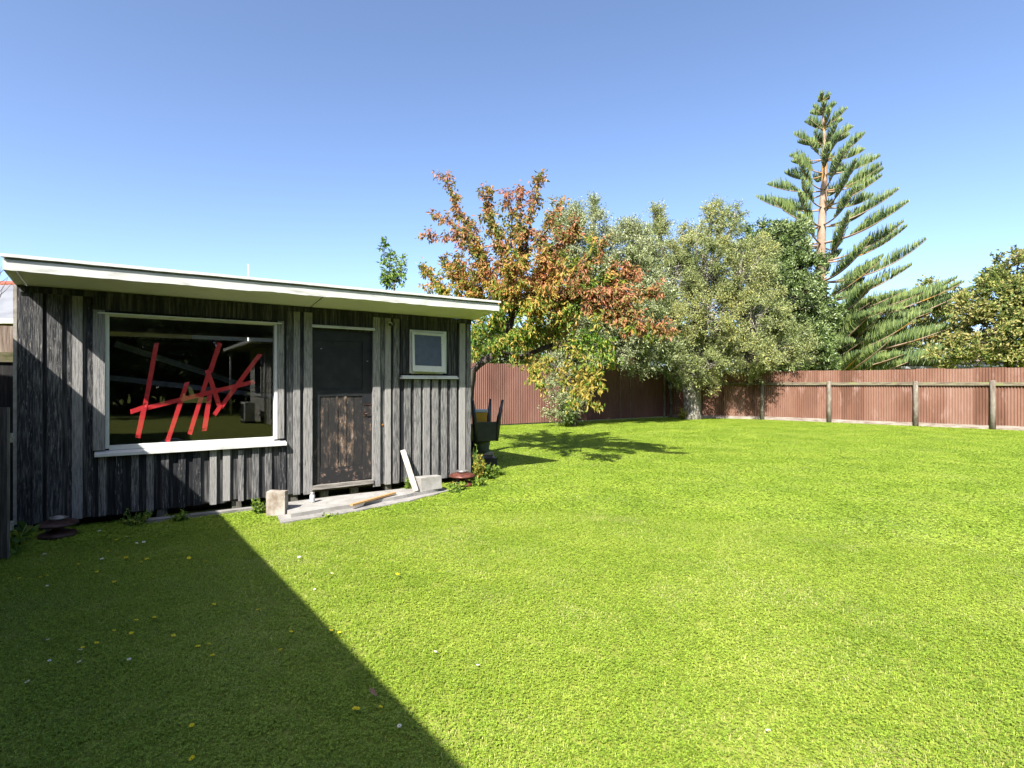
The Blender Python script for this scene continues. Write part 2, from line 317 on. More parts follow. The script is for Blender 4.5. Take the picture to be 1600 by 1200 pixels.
# corner board and wide recessed boards coloured paler where lit
corner = MB().box(-.034, -.006, -.014, .10, BOT, HW - .001, j=.001)  # pale strip added to imitate the sunlit edge of the corner
corner.build('corner_lit_edge', M['palewood'], shed)
c1.box(-.004, sx(51.5), -.012, -.0012, BOT - .02, HW - .001)
c1.box(sx(105.5), sx(112.6), -.010, -.0012, BOT, HW - .001)
c1.box(sx(137), sx(145), -.008, -.0012, BOT, HW - .001)
c1p.box(sx(447.6), sx(457.8), -.008, -.0012, BOT, HW - .001)
c1p.box(sx(595), sx(600.8), -.007, -.0012, BOT, HW - .001)
for a, b in ((640.9, 646.2), (656.5, 660.4), (670.7, 674.5), (684, 688.8), (697.6, 702.8)):
    c1.box(sx(a) + .018, sx(b), -.004, -.0012, BOT, 1.555)  # darker gap boards, with a dark strip left as each batten's shadow
c1.build('raised_cladding', M['clad'], shed); c1p.build('bleached_cladding', M['clad_pale'], shed)
# frieze / header boards
fr = MB(); fr.box(.0, SL, -.034, -.0285, 2.405, HW - .002); fr.box(sx(146), sx(443), -.036, -.003, WZ1 + .035, 2.404); fr.box(DX0 - .01, DX1 + .02, -.034, -.003, DZ1 + .06, 2.404)
fr.box(sx(625), sx(712), -.030, -.003, VZ1 + .004, 2.404); fr.box(sx(625), VX0 - .001, -.022, -.003, 1.63, VZ1 + .003); fr.box(VX1 + .001, sx(712), -.022, -.003, 1.63, VZ1 + .003)
fr.each('header_board', M['clad_dark'], shed)
ar = MB(); ar.box(sx(145.4), WX0 - .001, -.040, -.0015, .80, WZ1 + .034); ar.box(WX1 + .001, sx(443), -.032, -.0015, .82, WZ1 + .034)
ar.box(sx(474), DX0 - .003, -.040, -.0015, BOT - .02, 2.404); ar.box(DX1 + .004, sx(592.6), -.040, -.0015, BOT - .02, 2.404)
ar.each('architrave', M['clad_pale'], shed)
# other walls, floor, roof
wl = MB()
for i in range(24):
    a = .03 + i * (SD - .03) / 24; b = .03 + (i + 1) * (SD - .03) / 24; t = HW - .07 * a - .01
    for xx, w_ in ((0.0, .03), (SL - .03, .03)):
        wl.box(xx + random.uniform(-.004, .004), xx + w_, a, b - .002, BOT - .01, t)
wl.box(0.03, SL - .03, SD - .03, SD, BOT, HW - .07 * SD)
for i in range(12):
    a = .12 + i * .265
    wl.box(-.022, -.005, a, a + .09, BOT, HW - .07 * a - .01); wl.box(SL + .005, SL + .022, a, a + .09, BOT, HW - .07 * a - .01)
wl.build('side_wall', M['clad_pale'], shed)
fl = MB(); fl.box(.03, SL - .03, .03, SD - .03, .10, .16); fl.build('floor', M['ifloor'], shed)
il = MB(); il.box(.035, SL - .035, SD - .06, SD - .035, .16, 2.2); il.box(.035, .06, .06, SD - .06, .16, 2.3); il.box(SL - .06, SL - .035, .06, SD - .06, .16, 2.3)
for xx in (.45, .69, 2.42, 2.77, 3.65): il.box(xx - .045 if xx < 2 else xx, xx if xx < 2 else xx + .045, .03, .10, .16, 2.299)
il.box(.035, SL - .035, .04, SD - .06, 2.30, 2.32); il.box(DX0 - .04, DX1 + .04, .06, .075, .16, 2.3)  # dark ceiling sheet added against light leaking in under the roof
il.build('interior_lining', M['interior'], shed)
pl = MB(); pl.bar((.75, .9, 1.98), (2.45, 1.5, 1.40), .03, .07); pl.bar((.35, 1.0, 1.62), (3.1, 1.1, 1.24), .03, .065); pl.each('brace_plank', M['iplank'], shed)
# roof
OV = .65; E0 = -.015; E1 = SL + .098
def rz(n, off=0.0): return 2.515 - .07 * (n + OV) + off
sf = MB()
tl = lambda s_: .03 * (s_ / SL)
for a, b in ((E0 + .02, .060), (.072, 2.784), (2.798, E1 - .02)):
    sf.add([(a, -OV + .018, rz(-OV) + tl(a) + .004), (b, -OV + .018, rz(-OV) + tl(b) + .004), (b, -.002, HW + .004), (a, -.002, HW + .004),
            (a, -OV + .018, rz(-OV) + .010 + tl(a)), (b, -OV + .018, rz(-OV) + tl(b) + .010), (b, -.002, HW + .010), (a, -.002, HW + .010)],
           [(0, 3, 2, 1), (4, 5, 6, 7), (0, 1, 5, 4), (2, 3, 7, 6), (0, 4, 7, 3), (1, 2, 6, 5)])
sf.build('soffit', M['soffit'], shed)
# fascia with a ragged lower edge
def ragged(x0, x1, y0, y1, zb, zt, amp, n=60, up=0.0):
    m = MB(); vs = []; seg = [x0 + (x1 - x0) * i / n for i in range(n + 1)]; wv = 0
    for i, x_ in enumerate(seg):
        wv = .75 * wv + random.uniform(-amp, amp); z0 = zb + tl(x_) + wv; z1 = zt + tl(x_) + random.uniform(-amp, amp) * up
        vs += [(x_, y0, z0), (x_, y0, z1), (x_, y1, z1), (x_, y1, z0)]
    fs = []
    for i in range(n):
        a = i * 4; b = a + 4
        fs += [(a, b, b + 1, a + 1), (a + 1, b + 1, b + 2, a + 2), (a + 2, b + 2, b + 3, a + 3), (a + 3, b + 3, b, a)]
    fs += [(0, 1, 2, 3), (n * 4 + 3, n * 4 + 2, n * 4 + 1, n * 4)]
    m.add(vs, fs); return m
fm = ragged(E0, E1, -OV - .004, -OV + .018, 2.512, 2.608, .0035, 90)
# barge boards on the sides
for xx in (E0, E1 - .02):
    fm.add([(xx, -OV + .019, 2.515 + tl(xx)), (xx + .02, -OV + .019, 2.515 + tl(xx)), (xx + .02, SD + .2, rz(SD + .2)), (xx, SD + .2, rz(SD + .2)),
            (xx, -OV + .019, 2.606 + tl(xx)), (xx + .02, -OV + .019, 2.606 + tl(xx)), (xx + .02, SD + .2, rz(SD + .2) + .09), (xx, SD + .2, rz(SD + .2) + .09)],
           [(0, 3, 2, 1), (4, 5, 6, 7), (0, 1, 5, 4), (2, 3, 7, 6), (0, 4, 7, 3), (1, 2, 6, 5)])
fm.build('fascia', M['fascia'], shed)
rm = ragged(E0 - .012, E1 + .012, -OV - .03, -OV + .02, 2.627, 2.655, .0012, 90, .6); rm.build('roof_edging', M['white'], shed)
rf = MB(); nn = 70; vs = []
for i in range(nn * 4 + 1):
    xx = E0 - .01 + (E1 - E0 + .02) * i / (nn * 4); dz = .008 * math.cos(i * math.pi / 2)
    vs += [(xx, -OV + .0, 2.635 + dz + tl(xx)), (xx, SD + .25, 2.635 - .07 * (SD + .25 + OV) + dz)]
rf.add(vs, [(2 * i, 2 * i + 2, 2 * i + 3, 2 * i + 1) for i in range(nn * 4)], True)
o = rf.build('roof', M['greyroof'], shed); mo = o.modifiers.new('t', 'SOLIDIFY'); mo.thickness = .003
sl = MB(); sl.box(E0 + .03, E1 - .03, -OV + .03, SD, 2.607, 2.612); 
# added shade-toned packing in the slot between fascia and roof, for its shadow line
sl = MB(); sl.add([(E0 + .01, -OV + .012, 2.604), (E1 - .01, -OV + .012, 2.634), (E1 - .01, -OV + .03, 2.634), (E0 + .01, -OV + .03, 2.604),
                   (E0 + .01, -OV + .012, 2.624), (E1 - .01, -OV + .012, 2.654), (E1 - .01, -OV + .03, 2.654), (E0 + .01, -OV + .03, 2.624)],
                  [(0, 3, 2, 1), (4, 5, 6, 7), (0, 1, 5, 4), (2, 3, 7, 6), (0, 4, 7, 3), (1, 2, 6, 5)])
sl.build('slot_shade_strip', M['packing'], shed)
# big window
wf = MB().box(WX0, WX0 + .035, -.012, .075, WZ0, WZ1).box(WX1 - .035, WX1, -.012, .075, WZ0, WZ1).box(WX0 + .035, WX1 - .035, -.010, .075, WZ1 - .02, WZ1).box(WX0 + .035, WX1 - .035, -.007, .075, WZ0 - .018, WZ0 + .03)
win = wf.build('window', M['white'], shed, .003)
MB().box(WX0 - .06, WX1 + .045, -.058, -.012, WZ1 - .004, WZ1 + .010).build('head_flashing', M['white'], win)
ws = MB(); ws.add([(.603, -.075, .765), (2.495, -.075, .765), (2.495, .0, .79), (.603, .0, .79), (.603, -.075, .735), (2.495, -.075, .735), (2.495, .0, .735), (.603, .0, .735)],
                  [(0, 1, 2, 3), (7, 6, 5, 4), (4, 5, 1, 0), (6, 7, 3, 2), (0, 3, 7, 4), (1, 5, 6, 2)])
ws.build('window_sill', M['white'], win)
pane = MB().box(WX0 + .034, WX1 - .034, .050, .054, WZ0 + .029, WZ1 - .019).build('window_pane', M['glass'], shed)
# tape strokes traced in photo px (ends, width m)
def G(px, py):      # onto the glass back plane n=.058
    r = (px - CX) / F; n = .058
    s_ = (4.878 + .5717 * n + r * (5.37 + .8205 * n)) / (.8205 - .5717 * r)
    d = 5.37 + .5717 * s_ + .8205 * n
    return s_, CH - (py - HY) / F * d
tp = MB(); zz = .0565
def z2(x_, y_): return 140 + x_ / 4.616, 460 + y_ / 4.616
strokes = [((483, 350), (398, 815)), ((398, 800), (347, 1035)), ((295, 848), (405, 810)), ((400, 822), (1190, 628)),
           ((705, 632), (560, 1065)), ((940, 348), (868, 560)), ((868, 540), (722, 1010)), ((868, 720), (828, 985)), ((848, 545), (940, 815)), ((1232, 430), (950, 810)), ((950, 795), (900, 870))]
for (a, b), (c, d) in strokes:
    p = G(*z2(a, b)); q = G(*z2(c, d)); v = Vector((q[0] - p[0], q[1] - p[1])); v.normalize(); nn_ = Vector((-v.y, v.x)) * random.uniform(.022, .026)
    K_ = 14; vs = []; w1 = w2 = 1.0; e1 = random.uniform(-.012, .012); e2 = random.uniform(-.012, .012); bow = random.uniform(-.002, .002)
    for k in range(K_ + 1):
        t = k / K_; w1 = .6 * w1 + .4 * random.uniform(.86, 1.12); w2 = .6 * w2 + .4 * random.uniform(.86, 1.12); sk1 = e1 * (1 - t) + e2 * t; b_ = bow * math.sin(t * math.pi)
        cx1 = p[0] + (q[0] - p[0]) * t; cz1 = p[1] + (q[1] - p[1]) * t; cu = .016 * max(0, abs(t - .5) * 2 - .86) / .14
        for w_, sg in ((w1, 1), (w2, -1)):
            px_, pz_ = cx1 + nn_.x * w_ * sg + v.x * sk1 * sg + nn_.x * b_ * 20, cz1 + nn_.y * w_ * sg + v.y * sk1 * sg + nn_.y * b_ * 20
            vs += [(px_, zz + cu * (.4 if sg > 0 else 1), pz_), (px_, zz + .0006 + cu * (.4 if sg > 0 else 1), pz_)]
    fs = []
    for k in range(K_): a_ = 4 * k; fs += [(a_, a_ + 4, a_ + 6, a_ + 2), (a_ + 1, a_ + 3, a_ + 7, a_ + 5), (a_, a_ + 1, a_ + 5, a_ + 4), (a_ + 2, a_ + 6, a_ + 7, a_ + 3)]
    fs += [(0, 2, 3, 1), (4 * K_, 4 * K_ + 1, 4 * K_ + 3, 4 * K_ + 2)]; tp.add(vs, fs)
    zz += .0009
tag(tp.build('tape', M['tape'], pane), 'strips of red tape stuck in slanting strokes across the big pane')
# door
dn = .012
dr = MB().box(DX0, DX0 + .105, dn, dn + .04, DZ0, DZ1).box(DX1 - .125, DX1, dn, dn + .04, DZ0, DZ1).box(DX0 + .105, DX1 - .125, dn, dn + .04, 2.06, DZ1)
dr.box(DX0 + .105, DX1 - .125, dn, dn + .04, 1.33, 1.42)
door = dr.build('door', M['door'], shed, .002)
MB().box(DX0 + .105, DX1 - .125, dn + .014, dn + .03, 1.42, 2.06).build('upper_panel', M['door'], door)
lp = MB(); xs = [DX0 + .105, DX0 + .215, DX0 + .325, DX0 + .44, DX0 + .555, DX1 - .125]
for a, b in zip(xs[:-1], xs[1:]): lp.box(a + .003, b - .003, dn + .012 + random.uniform(-.002, .002), dn + .03, .40, 1.33)
lp.box(xs[2] - .012, xs[2] + .012, dn + .002, dn + .0115, .40, 1.33); lp.box(xs[3] - .012, xs[3] + .012, dn + .003, dn + .0115, .40, 1.33)
lp.build('lower_panel', M['door_peel'], door)
MB().box(DX0 + .106, DX1 - .126, dn + .002, dn + .04, DZ0, .399).build('bottom_rail', M['door_rail'], door)
st = MB().box(DX1 - .123, DX1 - .001, dn - .0015, dn - .0002, DZ0 + .01, 1.20); st.box(DX0 + .002, DX0 + .10, dn - .0015, dn - .0002, DZ0 + .01, .78); st.each('stile_face', M['door_peel'], door)
dh = MB(); dh.box(DX1 - .115, DX1 + .005, dn - .010, dn - .002, 1.205, 1.22); dh.tube([(DX1 - .10, dn - .012, 1.09), (DX1 - .10, dn - .03, 1.09), (DX1 - .02, dn - .03, 1.10)], .007, 6); dh.box(DX1 - .118, DX1 - .085, dn - .008, dn - .002, 1.05, 1.12)
dh.each('latch', M['rustdark'], door)
MB().lathe([(0, 0), (.009, 0), (.009, .006), (0, .008)], (DX0 + .125, dn + .006, 1.95)).lathe([(0, 0), (.008, 0), (.008, .006), (0, .008)], (DX1 - .06, dn - .004, 1.80)).each('screw_cap', M['white'], door)
hg = MB()
for z in (.38, 1.14, 1.95): hg.box(DX0 - .008, DX0 + .006, dn - .01, dn + .002, z, z + .09)
hg.each('hinge', M['rustdark'], door)
MB().box(DX0 - .01, DX1 + .02, -.075, -.041, DZ1 + .018, DZ1 + .03).box(DX0 - .01, DX1 + .02, -.060, -.035, DZ1 + .03, DZ1 + .052).build('door_flashing', M['white'], shed)
ds = MB().box(DX0 - .002, DX1 + .003, -.055, .05, DZ0 - .055, DZ0 - .006, j=.003); ds.build('door_sill', M['wood'], shed)
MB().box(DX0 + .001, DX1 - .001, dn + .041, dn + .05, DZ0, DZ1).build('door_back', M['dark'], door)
# small window
vf = MB().box(VX0, VX0 + .03, -.034, .05, VZ0, VZ1).box(VX1 - .055, VX1, -.034, .05, VZ0, VZ1).box(VX0 + .03, VX1 - .055, -.030, .05, VZ1 - .035, VZ1).box(VX0 + .03, VX1 - .055, -.028, .05, VZ0 - .01, VZ0 + .022)
vw = vf.build('window', M['white'], shed, .002)
sa = Matrix.Translation((VX0 + .02, -.036, VZ1 - .035)) @ Matrix.Rotation(R(-5.5), 4, 'X') @ Matrix.Rotation(R(1.2), 4, 'Y')
wS, hS = VX1 - VX0 - .075, VZ1 - VZ0 - .055
sh = MB().box(0, .035, -.03, 0, -hS, 0, sa).box(wS - .05, wS, -.03, 0, -hS, 0, sa).box(.035, wS - .05, -.029, 0, -.035, 0, sa).box(.035, wS - .05, -.029, 0, -hS, -hS + .085, sa)
sash = sh.build('sash', M['white'], vw, .002)
MB().box(.034, wS - .049, -.014, -.010, -hS + .08, -.03, sa).build('sash_pane', M['frost'], sash)
MB().box(4.017, 4.918, -.085, -.0, 1.565, 1.588).box(4.03, 4.905, -.07, -.002, 1.589, 1.612).build('window_sill', M['white'], vw, .002)
# sensor light + orange cap
lx, lz = W(607.5, 507)
slt = MB().lathe([(0, 0), (.034, 0), (.036, .012), (.030, .02), (0, .02)], (0, 0, 0)); 
for i, v in enumerate(slt.v): slt.v[i] = (lx + v[0], -.030 - v[2], lz + v[1])
slo = slt.build('sensor_light', M['white'], shed)
b2 = MB().lathe([(.0, 0), (.022, 0), (.024, .03), (.016, .05), (0, .055)])
for i, v in enumerate(b2.v): b2.v[i] = (lx - .008 + v[0], -.051 - v[2], lz - .004 + v[1] - v[2] * .3)
b2.build('sensor_lens', M['houseglass'], slo)
cx_, cz_ = W(596.5, 664)
b3 = MB().lathe([(0, 0), (.02, 0), (.018, .006), (0, .007)])
for i, v in enumerate(b3.v): b3.v[i] = (cx_ + v[0], -.010 - v[2], cz_ + v[1])
b3.build('round_cap', M['orange'], shed)
# piles, bearer
pm = MB()
for s_ in (.25, 1.2, 1.95, 2.6, 2.98, 3.38, 3.85, 4.5, 5.0): pm.box(s_ - .05, s_ + .05, .02, .12, -.05, .10)
pm.each('pile', M['woodv'], shed)
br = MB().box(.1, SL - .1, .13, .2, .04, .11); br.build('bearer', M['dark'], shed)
MB().box(.06, SL - .06, .45, .5, -.02, .1).build('underfloor_shade', M['dark'], shed)  # near-black sheet added in place of the shade under the floor
# wheel seen through the glass
wh = empty('wheel', S(1.32, .55, .16), ANG, label='round wheel leaning inside the shed behind the big window', cat='wheel')
m_ = MB()
for rr, t_ in ((.20, .022), (.12, .010), (.045, .02)):
    m_.tube([(rr * math.cos(a), .02 * math.sin(a), .46 + rr * math.sin(a)) for a in [2 * math.pi * i / 30 for i in range(31)]], t_, 8, cap=False)
for i in range(8):
    a = i * math.pi / 4; m_.tube([(.04 * math.cos(a), 0, .46 + .04 * math.sin(a)), (.2 * math.cos(a), 0, .46 + .2 * math.sin(a))], .006, 5)
m_.build('rim', M['iplank'], wh); MB().box(-.12, .12, -.10, .10, 0, .245).build('stand', M['interior'], wh)
# ground strips before the wall
cs = MB().box(.95, 2.2, -.20, -.07, -.02, .035, j=.006); o = cs.build('concrete_strip', M['conc']); o.location = O; o.rotation_euler[2] = ANG
tag(o, 'narrow grey concrete strip along the shed wall under the big window', 'concrete strip')
cs = MB().box(2.3, 4.0, -.22, -.10, -.02, .034, j=.006); o = cs.build('timber_beam', M['wood']); o.location = O; o.rotation_euler[2] = ANG
tag(o, 'long grey timber lying on the ground just below the door', 'timber')

# concrete step
stp = empty('concrete_step', S(3.3, -.6), ANG, label='old two-level concrete slab on the grass before the shed door', cat='slab')
def rough_poly(P, amp, sub=6):
    out_ = []
    for i in range(len(P)):
        a = Vector(P[i]); b = Vector(P[(i + 1) % len(P)])
        for k in range(sub):
            q = a.lerp(b, k / sub); out_.append((q.x + random.uniform(-amp, amp), q.y + random.uniform(-amp, amp)))
    return out_
P1 = [(2.22, -1.04), (3.0, -1.0), (3.8, -.82), (4.62, -.50), (4.5, -.28), (2.28, -.42)]
P2 = [(2.36, -.88), (3.1, -.80), (3.75, -.66), (4.35, -.52), (4.3, -.26), (3.2, -.21), (2.36, -.24)]
f = lambda P: [(x_ - 3.3, y_ + .6) for x_, y_ in P]
MB().prism(rough_poly(f(P1), .014), -.05, .024).build('lower_slab', M['conc'], stp)
MB().prism(rough_poly(f(P2), .008), .024, .066).build('upper_slab', M['concl'], stp)

def put(name, mb, m, loc, rz_, label, cat, bevel=0.0, group=None):
    o = mb.build(name, m, None, bevel); o.location = loc; o.rotation_euler[2] = rz_; tag(o, label, cat, group); return o
p = gp(433, 806)
put('timber_block', MB().box(-.103, .103, -.05, .06, 0, .285, j=.005), M['blockpaint'], (p.x, p.y, -.002), R(4), 'upright brown-stained block with a streak of white paint at the slab corner', 'block', .004)
p = gp(488, 785, .066)
jar = empty('glass_jar', p, 0, label='small dusty white jar with a lid on the slab beside the door sill', cat='jar')
MB().lathe([(0, 0), (.028, 0), (.031, .01), (.031, .085), (.024, .10), (.024, .105)]).build('jar_body', M['jar'], jar)
MB().lathe([(.027, .104), (.028, .125), (.0, .127)]).build('lid', M['galv'], jar)
a = gp(549, 789, .078); b = gp(617, 770, .095)
put('wooden_stick', MB().bar((0, 0, 0), b - a, .045, .02), M['stick'], a, 0, 'orange-brown wooden stick lying across the concrete slab', 'stick')
a = gp(650, 768, .075); sx_, hz_ = W(627, 703); b = S(sx_, -.055, hz_)
put('leaning_plank', MB().bar((0, 0, .0), b - a, .022, .072, up=(1, 0, 0)), M['palewood'], a, 0, 'short pale plank leaning against the shed wall right of the door', 'plank')
put('concrete_block', MB().box(-.16, .16, -.10, .08, 0, .175, j=.008), M['concl'], S(4.24, -.45, .062), ANG, 'pale concrete block with a mossy top standing at the slab end', 'concrete block', .006)

def brazier(loc, label, dark, sc_=1.0):
    e = empty('iron_stand', loc, .4, label=label, cat='iron stand', group='rusty round iron stands by the shed wall'); e.scale = (sc_,) * 3
    mm_ = M['rustdark'] if dark else M['rust']
    MB().lathe([(0, 0), (.16, 0), (.195, .03), (.19, .06), (.12, .085), (.07, .09), (.055, .13)]).build('base_plate', mm_, e)
    MB().lathe([(.055, .13), (.08, .145), (.19, .155), (.215, .165), (.212, .182), (.16, .208), (.09, .222), (0, .225)]).build('top_plate', mm_, e)
    r_ = MB().lathe([(.05, .224), (.085, .229), (.09, .258), (.082, .262), (.075, .24), (.04, .234), (0, .232)])
    r_.tube([(.09 + .02 * math.sin(t), .0 + .018 * math.cos(t), .25) for t in [i * math.pi / 6 for i in range(13)]], .004, 5)
    r_.build('ring', M['galv'], e)
    return e
brazier(S(4.87, -.27), 'rusty red round iron stand at the sunlit right corner of the shed', False, .9)
brazier(S(.33, -.31), 'dark rusty iron stand in the shade at the left foot of the shed', True, .78)

# pile beside the shed with an upturned chair
bp = gp(757, 730); bx = bp.x; by = bp.y
put('plastic_crate', MB().box(-.2, .2, -.2, .2, 0, .03).box(-.21, .21, -.21, -.19, .03, .16).box(-.21, .21, .19, .21, .03, .16).box(-.21, -.19, -.19, .19, .03, .16).box(.19, .21, -.19, .19, .03, .16)
    .box(-.22, .22, -.225, -.211, .14, .175).box(-.19, .19, -.19, .19, .14, .165), M['plastic'], (bx - .02, by + .15, 0), R(12), 'black plastic crate at the bottom of the pile beside the shed', 'crate', .004)
put('timber_offcut', MB().box(-.22, .22, -.05, .05, 0, .05), M['wood'], (bx - .08, by + .06, .166), R(18), 'lower grey board on the black crate beside the shed', 'board', .003)
put('timber_offcut', MB().box(-.24, .22, -.05, .05, 0, .045), M['blockpaint'], (bx - .06, by + .08, .2165), R(-8), 'upper brown board under the grey tub beside the shed', 'board', .003)
put('plastic_tub', MB().lathe([(0, 0), (.13, 0), (.16, .19), (.165, .2), (.16, .205), (.0, .203)]), M['greyplastic'], (bx - .06, by + .1, .262), 0, 'upturned grey tub under the black chair beside the shed', 'tub')
ch = empty('plastic_chair', (bx - .05, by + .08, .478), R(25), label='black plastic chair turned upside down on the pile beside the shed', cat='chair')
stt = MB(); stt.box(-.21, .21, -.21, .21, 0, .02); stt.box(-.215, .215, -.235, -.205, .0, .34); stt.box(-.235, -.205, -.22, .2, .0, .30); stt.box(.205, .235, -.22, .2, .0, .30)
stt.build('seat', M['plastic'], ch, .008)
bk = MB().box(-.2, .2, .19, .22, -.30, .03); bk.build('backrest', M['plastic'], ch, .008)
for (lx_, ly_) in ((-.2, -.2), (.2, -.2), (-.2, .2), (.2, .2)):
    lg = MB(); ox, oy = lx_ * .32, ly_ * .32
    lg.tube([(lx_ * .95, ly_ * .95, .0), (lx_ + ox * .45, ly_ + oy * .45, .36), (lx_ + ox * 1.3, ly_ + oy * 1.3, .73)], [.05, .042, .022], 7)
    lg.build('leg', M['plastic'], ch)
yt = empty('yellow_box', (bx - .07, by + .10, .499), R(10), label='yellow box with a pale lid stuck between the legs of the upturned chair', cat='box')
MB().box(-.10, .10, -.09, .09, 0, .48).build('box_body', M['yellow'], yt, .006); MB().box(-.115, .115, -.105, .105, .481, .53).build('lid', M['lid'], yt, .006)

# ------------------------------------------------------------------ vegetation tools
def leaf_mesh(name, P, D, size, width, m, parent=None, droop=.0, fold=.25):
    """diamond leaves: P base points, D directions"""
    n = len(P); P = np.asarray(P, float); D = np.asarray(D, float)
    D = D + np.array([0, 0, -droop]); D /= np.linalg.norm(D, axis=1)[:, None] + 1e-9
    r = RNG.normal(size=(n, 3)); X = np.cross(D, r); X /= np.linalg.norm(X, axis=1)[:, None] + 1e-9
    Z = np.cross(X, D)
    L = size * RNG.uniform(.65, 1.3, n)[:, None]; Wd = width * RNG.uniform(.7, 1.25, n)[:, None]
    a = P; b = P + D * L * .45 + X * Wd / 2 + Z * Wd * fold; c = P + D * L - Z * L * .12; d = P + D * L * .45 - X * Wd / 2 + Z * Wd * fold
    V = np.stack([a, b, c, d], 1).reshape(-1, 3); i = np.arange(n) * 4
    Fq = np.stack([i, i + 1, i + 2, i + 3], 1)
    return npmesh(name, V, Fq, m, parent)

def rv(s=1.0): v = RNG.normal(size=3); return v / (np.linalg.norm(v) + 1e-9) * s

def grow(base, lobes, ncl, nl, tw_len, tr, up=.2, mb=None, fork=None, shell=.55):
    """base: trunk polyline [(Vector, r)...]; lobes: (centre, (rx,ry,rz), weight).
    returns branch MB, leaf points, leaf dirs"""
    mb = mb or MB(); pts = [b[0] for b in base]; mb.tube(pts, [b[1] for b in base], 10)
    top = Vector(pts[-1]); P = []; D = []
    tot = sum(l[2] for l in lobes); r0 = base[-1][1]
    for c, rad, wt in lobes:
        c = Vector(c); st_ = top if fork is None else Vector(fork[min(range(len(fork)), key=lambda i: (Vector(fork[i]) - c).length)])
        root = c - Vector((0, 0, rad[2] * .75)); mid = st_.lerp(root, .55) + Vector((random.uniform(-.15, .15), random.uniform(-.15, .15), .12 * (root - st_).length))
        lr = r0 * (.35 + .4 * wt / tot)
        mb.tube([st_, mid, root, c, c + Vector((0, 0, rad[2] * .5))], [lr, lr * .8, lr * .6, lr * .35, lr * .12], 7)
        k = max(3, int(ncl * wt / tot))
        for _ in range(k):
            v = rv(); q = random.uniform(shell, 1) ** .7
            # lumpy edge
            q *= 1 + .18 * math.sin(5 * v[0] + 3 * v[2] + c.x) + random.uniform(-.08, .10)
            cc = Vector((c.x + v[0] * rad[0] * q, c.y + v[1] * rad[1] * q, c.z + v[2] * rad[2] * q))
            axis = c + Vector((0, 0, rad[2] * random.uniform(-.7, .35)))
            mid = axis.lerp(cc, .5) + Vector((0, 0, -.06))
            mb.tube([axis, mid, cc], [lr * .22, lr * .14, .006], 4, cap=False)
            out_ = np.array((cc - c).normalized())
            for t in range(tr):
                d = rv() + out_ * .7 + np.array([0, 0, up]); d /= np.linalg.norm(d)
                Lt = tw_len * random.uniform(.6, 1.25); a = np.array(cc); b = a + d * Lt
                if t % 3 == 0: mb.tube([a, b], [.006, .002], 3, cap=False)
                f_ = RNG.random(nl)[:, None]; pp = a + (b - a) * f_ + RNG.normal(size=(nl, 3)) * tw_len * .10
                P.append(pp); dd = d + RNG.normal(size=(nl, 3)) * .75; D.append(dd)
    return mb, np.concatenate(P), np.concatenate(D)

def tree(name, label, cat, base, lobes, ncl, nl, tr, tw, leaf, barkm, leafm, up=.2, droop=0.0, group=None, fork=None, shell=.55):
    b0 = Vector(base[0][0]); e = empty(name, b0, 0, label=label, cat=cat, group=group)
    mb, P, D = grow([(Vector(p_), r_) for p_, r_ in base], lobes, ncl, nl, tw, tr, up, fork=fork, shell=shell)
    off = np.array(b0)
    mb.v = [(v[0] - b0.x, v[1] - b0.y, v[2] - b0.z) for v in mb.v]
    mb.build('trunk', barkm, e)
    leaf_mesh('crown', P - off, D, leaf[0], leaf[1], leafm, e, droop)
    return e
def lob(px, py, d, rx, rz_, ry=None, wt=None):
    """lobe from photo px; rx, rz_ in px, depth d (m)"""
    c = at(px, py, d); a = rx * d / F; b = rz_ * d / F; return (c, (a, ry if ry else a, b), wt if wt else rx * rz_)

# --- olive with the pale trunk
t1 = gp(1081, 655); D1 = t1.y
base = [(t1 + Vector((0, 0, -.05)), .48), (t1 + Vector((0, 0, .25)), .36), (t1 + Vector((.03, 0, .8)), .34), (t1 + Vector((-.05, 0, 1.5)), .36), (t1 + Vector((.0, 0, 2.2)), .26)]
lobes = [lob(1092, 565, D1 - .9, 46, 42), lob(1040, 520, D1 - .8, 46, 48), lob(1048, 440, D1 - .3, 44, 54), lob(1030, 388, D1, 28, 32), lob(1098, 415, D1 - .6, 44, 52), lob(1125, 362, D1 - .2, 26, 28),
         lob(1156, 432, D1 - .8, 44, 52), lob(1104, 490, D1 - 1.1, 48, 48), lob(1172, 500, D1 - 1.0, 48, 50), lob(1214, 545, D1 - .7, 48, 32), lob(1030, 350, D1 + .4, 14, 18),
         lob(1128, 330, D1, 13, 14), lob(1182, 408, D1, 30, 36), lob(1165, 548, D1 - .8, 60, 36), lob(1022, 340, D1 + .3, 6, 16, wt=180), lob(1066, 362, D1, 7, 18, wt=180), lob(1112, 330, D1, 6, 14, wt=150), lob(1148, 336, D1, 7, 13, wt=150), lob(1088, 366, D1, 9, 16, wt=180)]
tree('olive_tree', 'large grey-green olive tree with a stout pale trunk standing in the far lawn corner', 'tree', base, lobes, 820, 13, 14, .40, (.095, .032), M['olivebark'], M['olive'], up=.35, fork=[t1 + Vector((-.2, 0, 2.1)), t1 + Vector((.25, -.1, 2.2))])
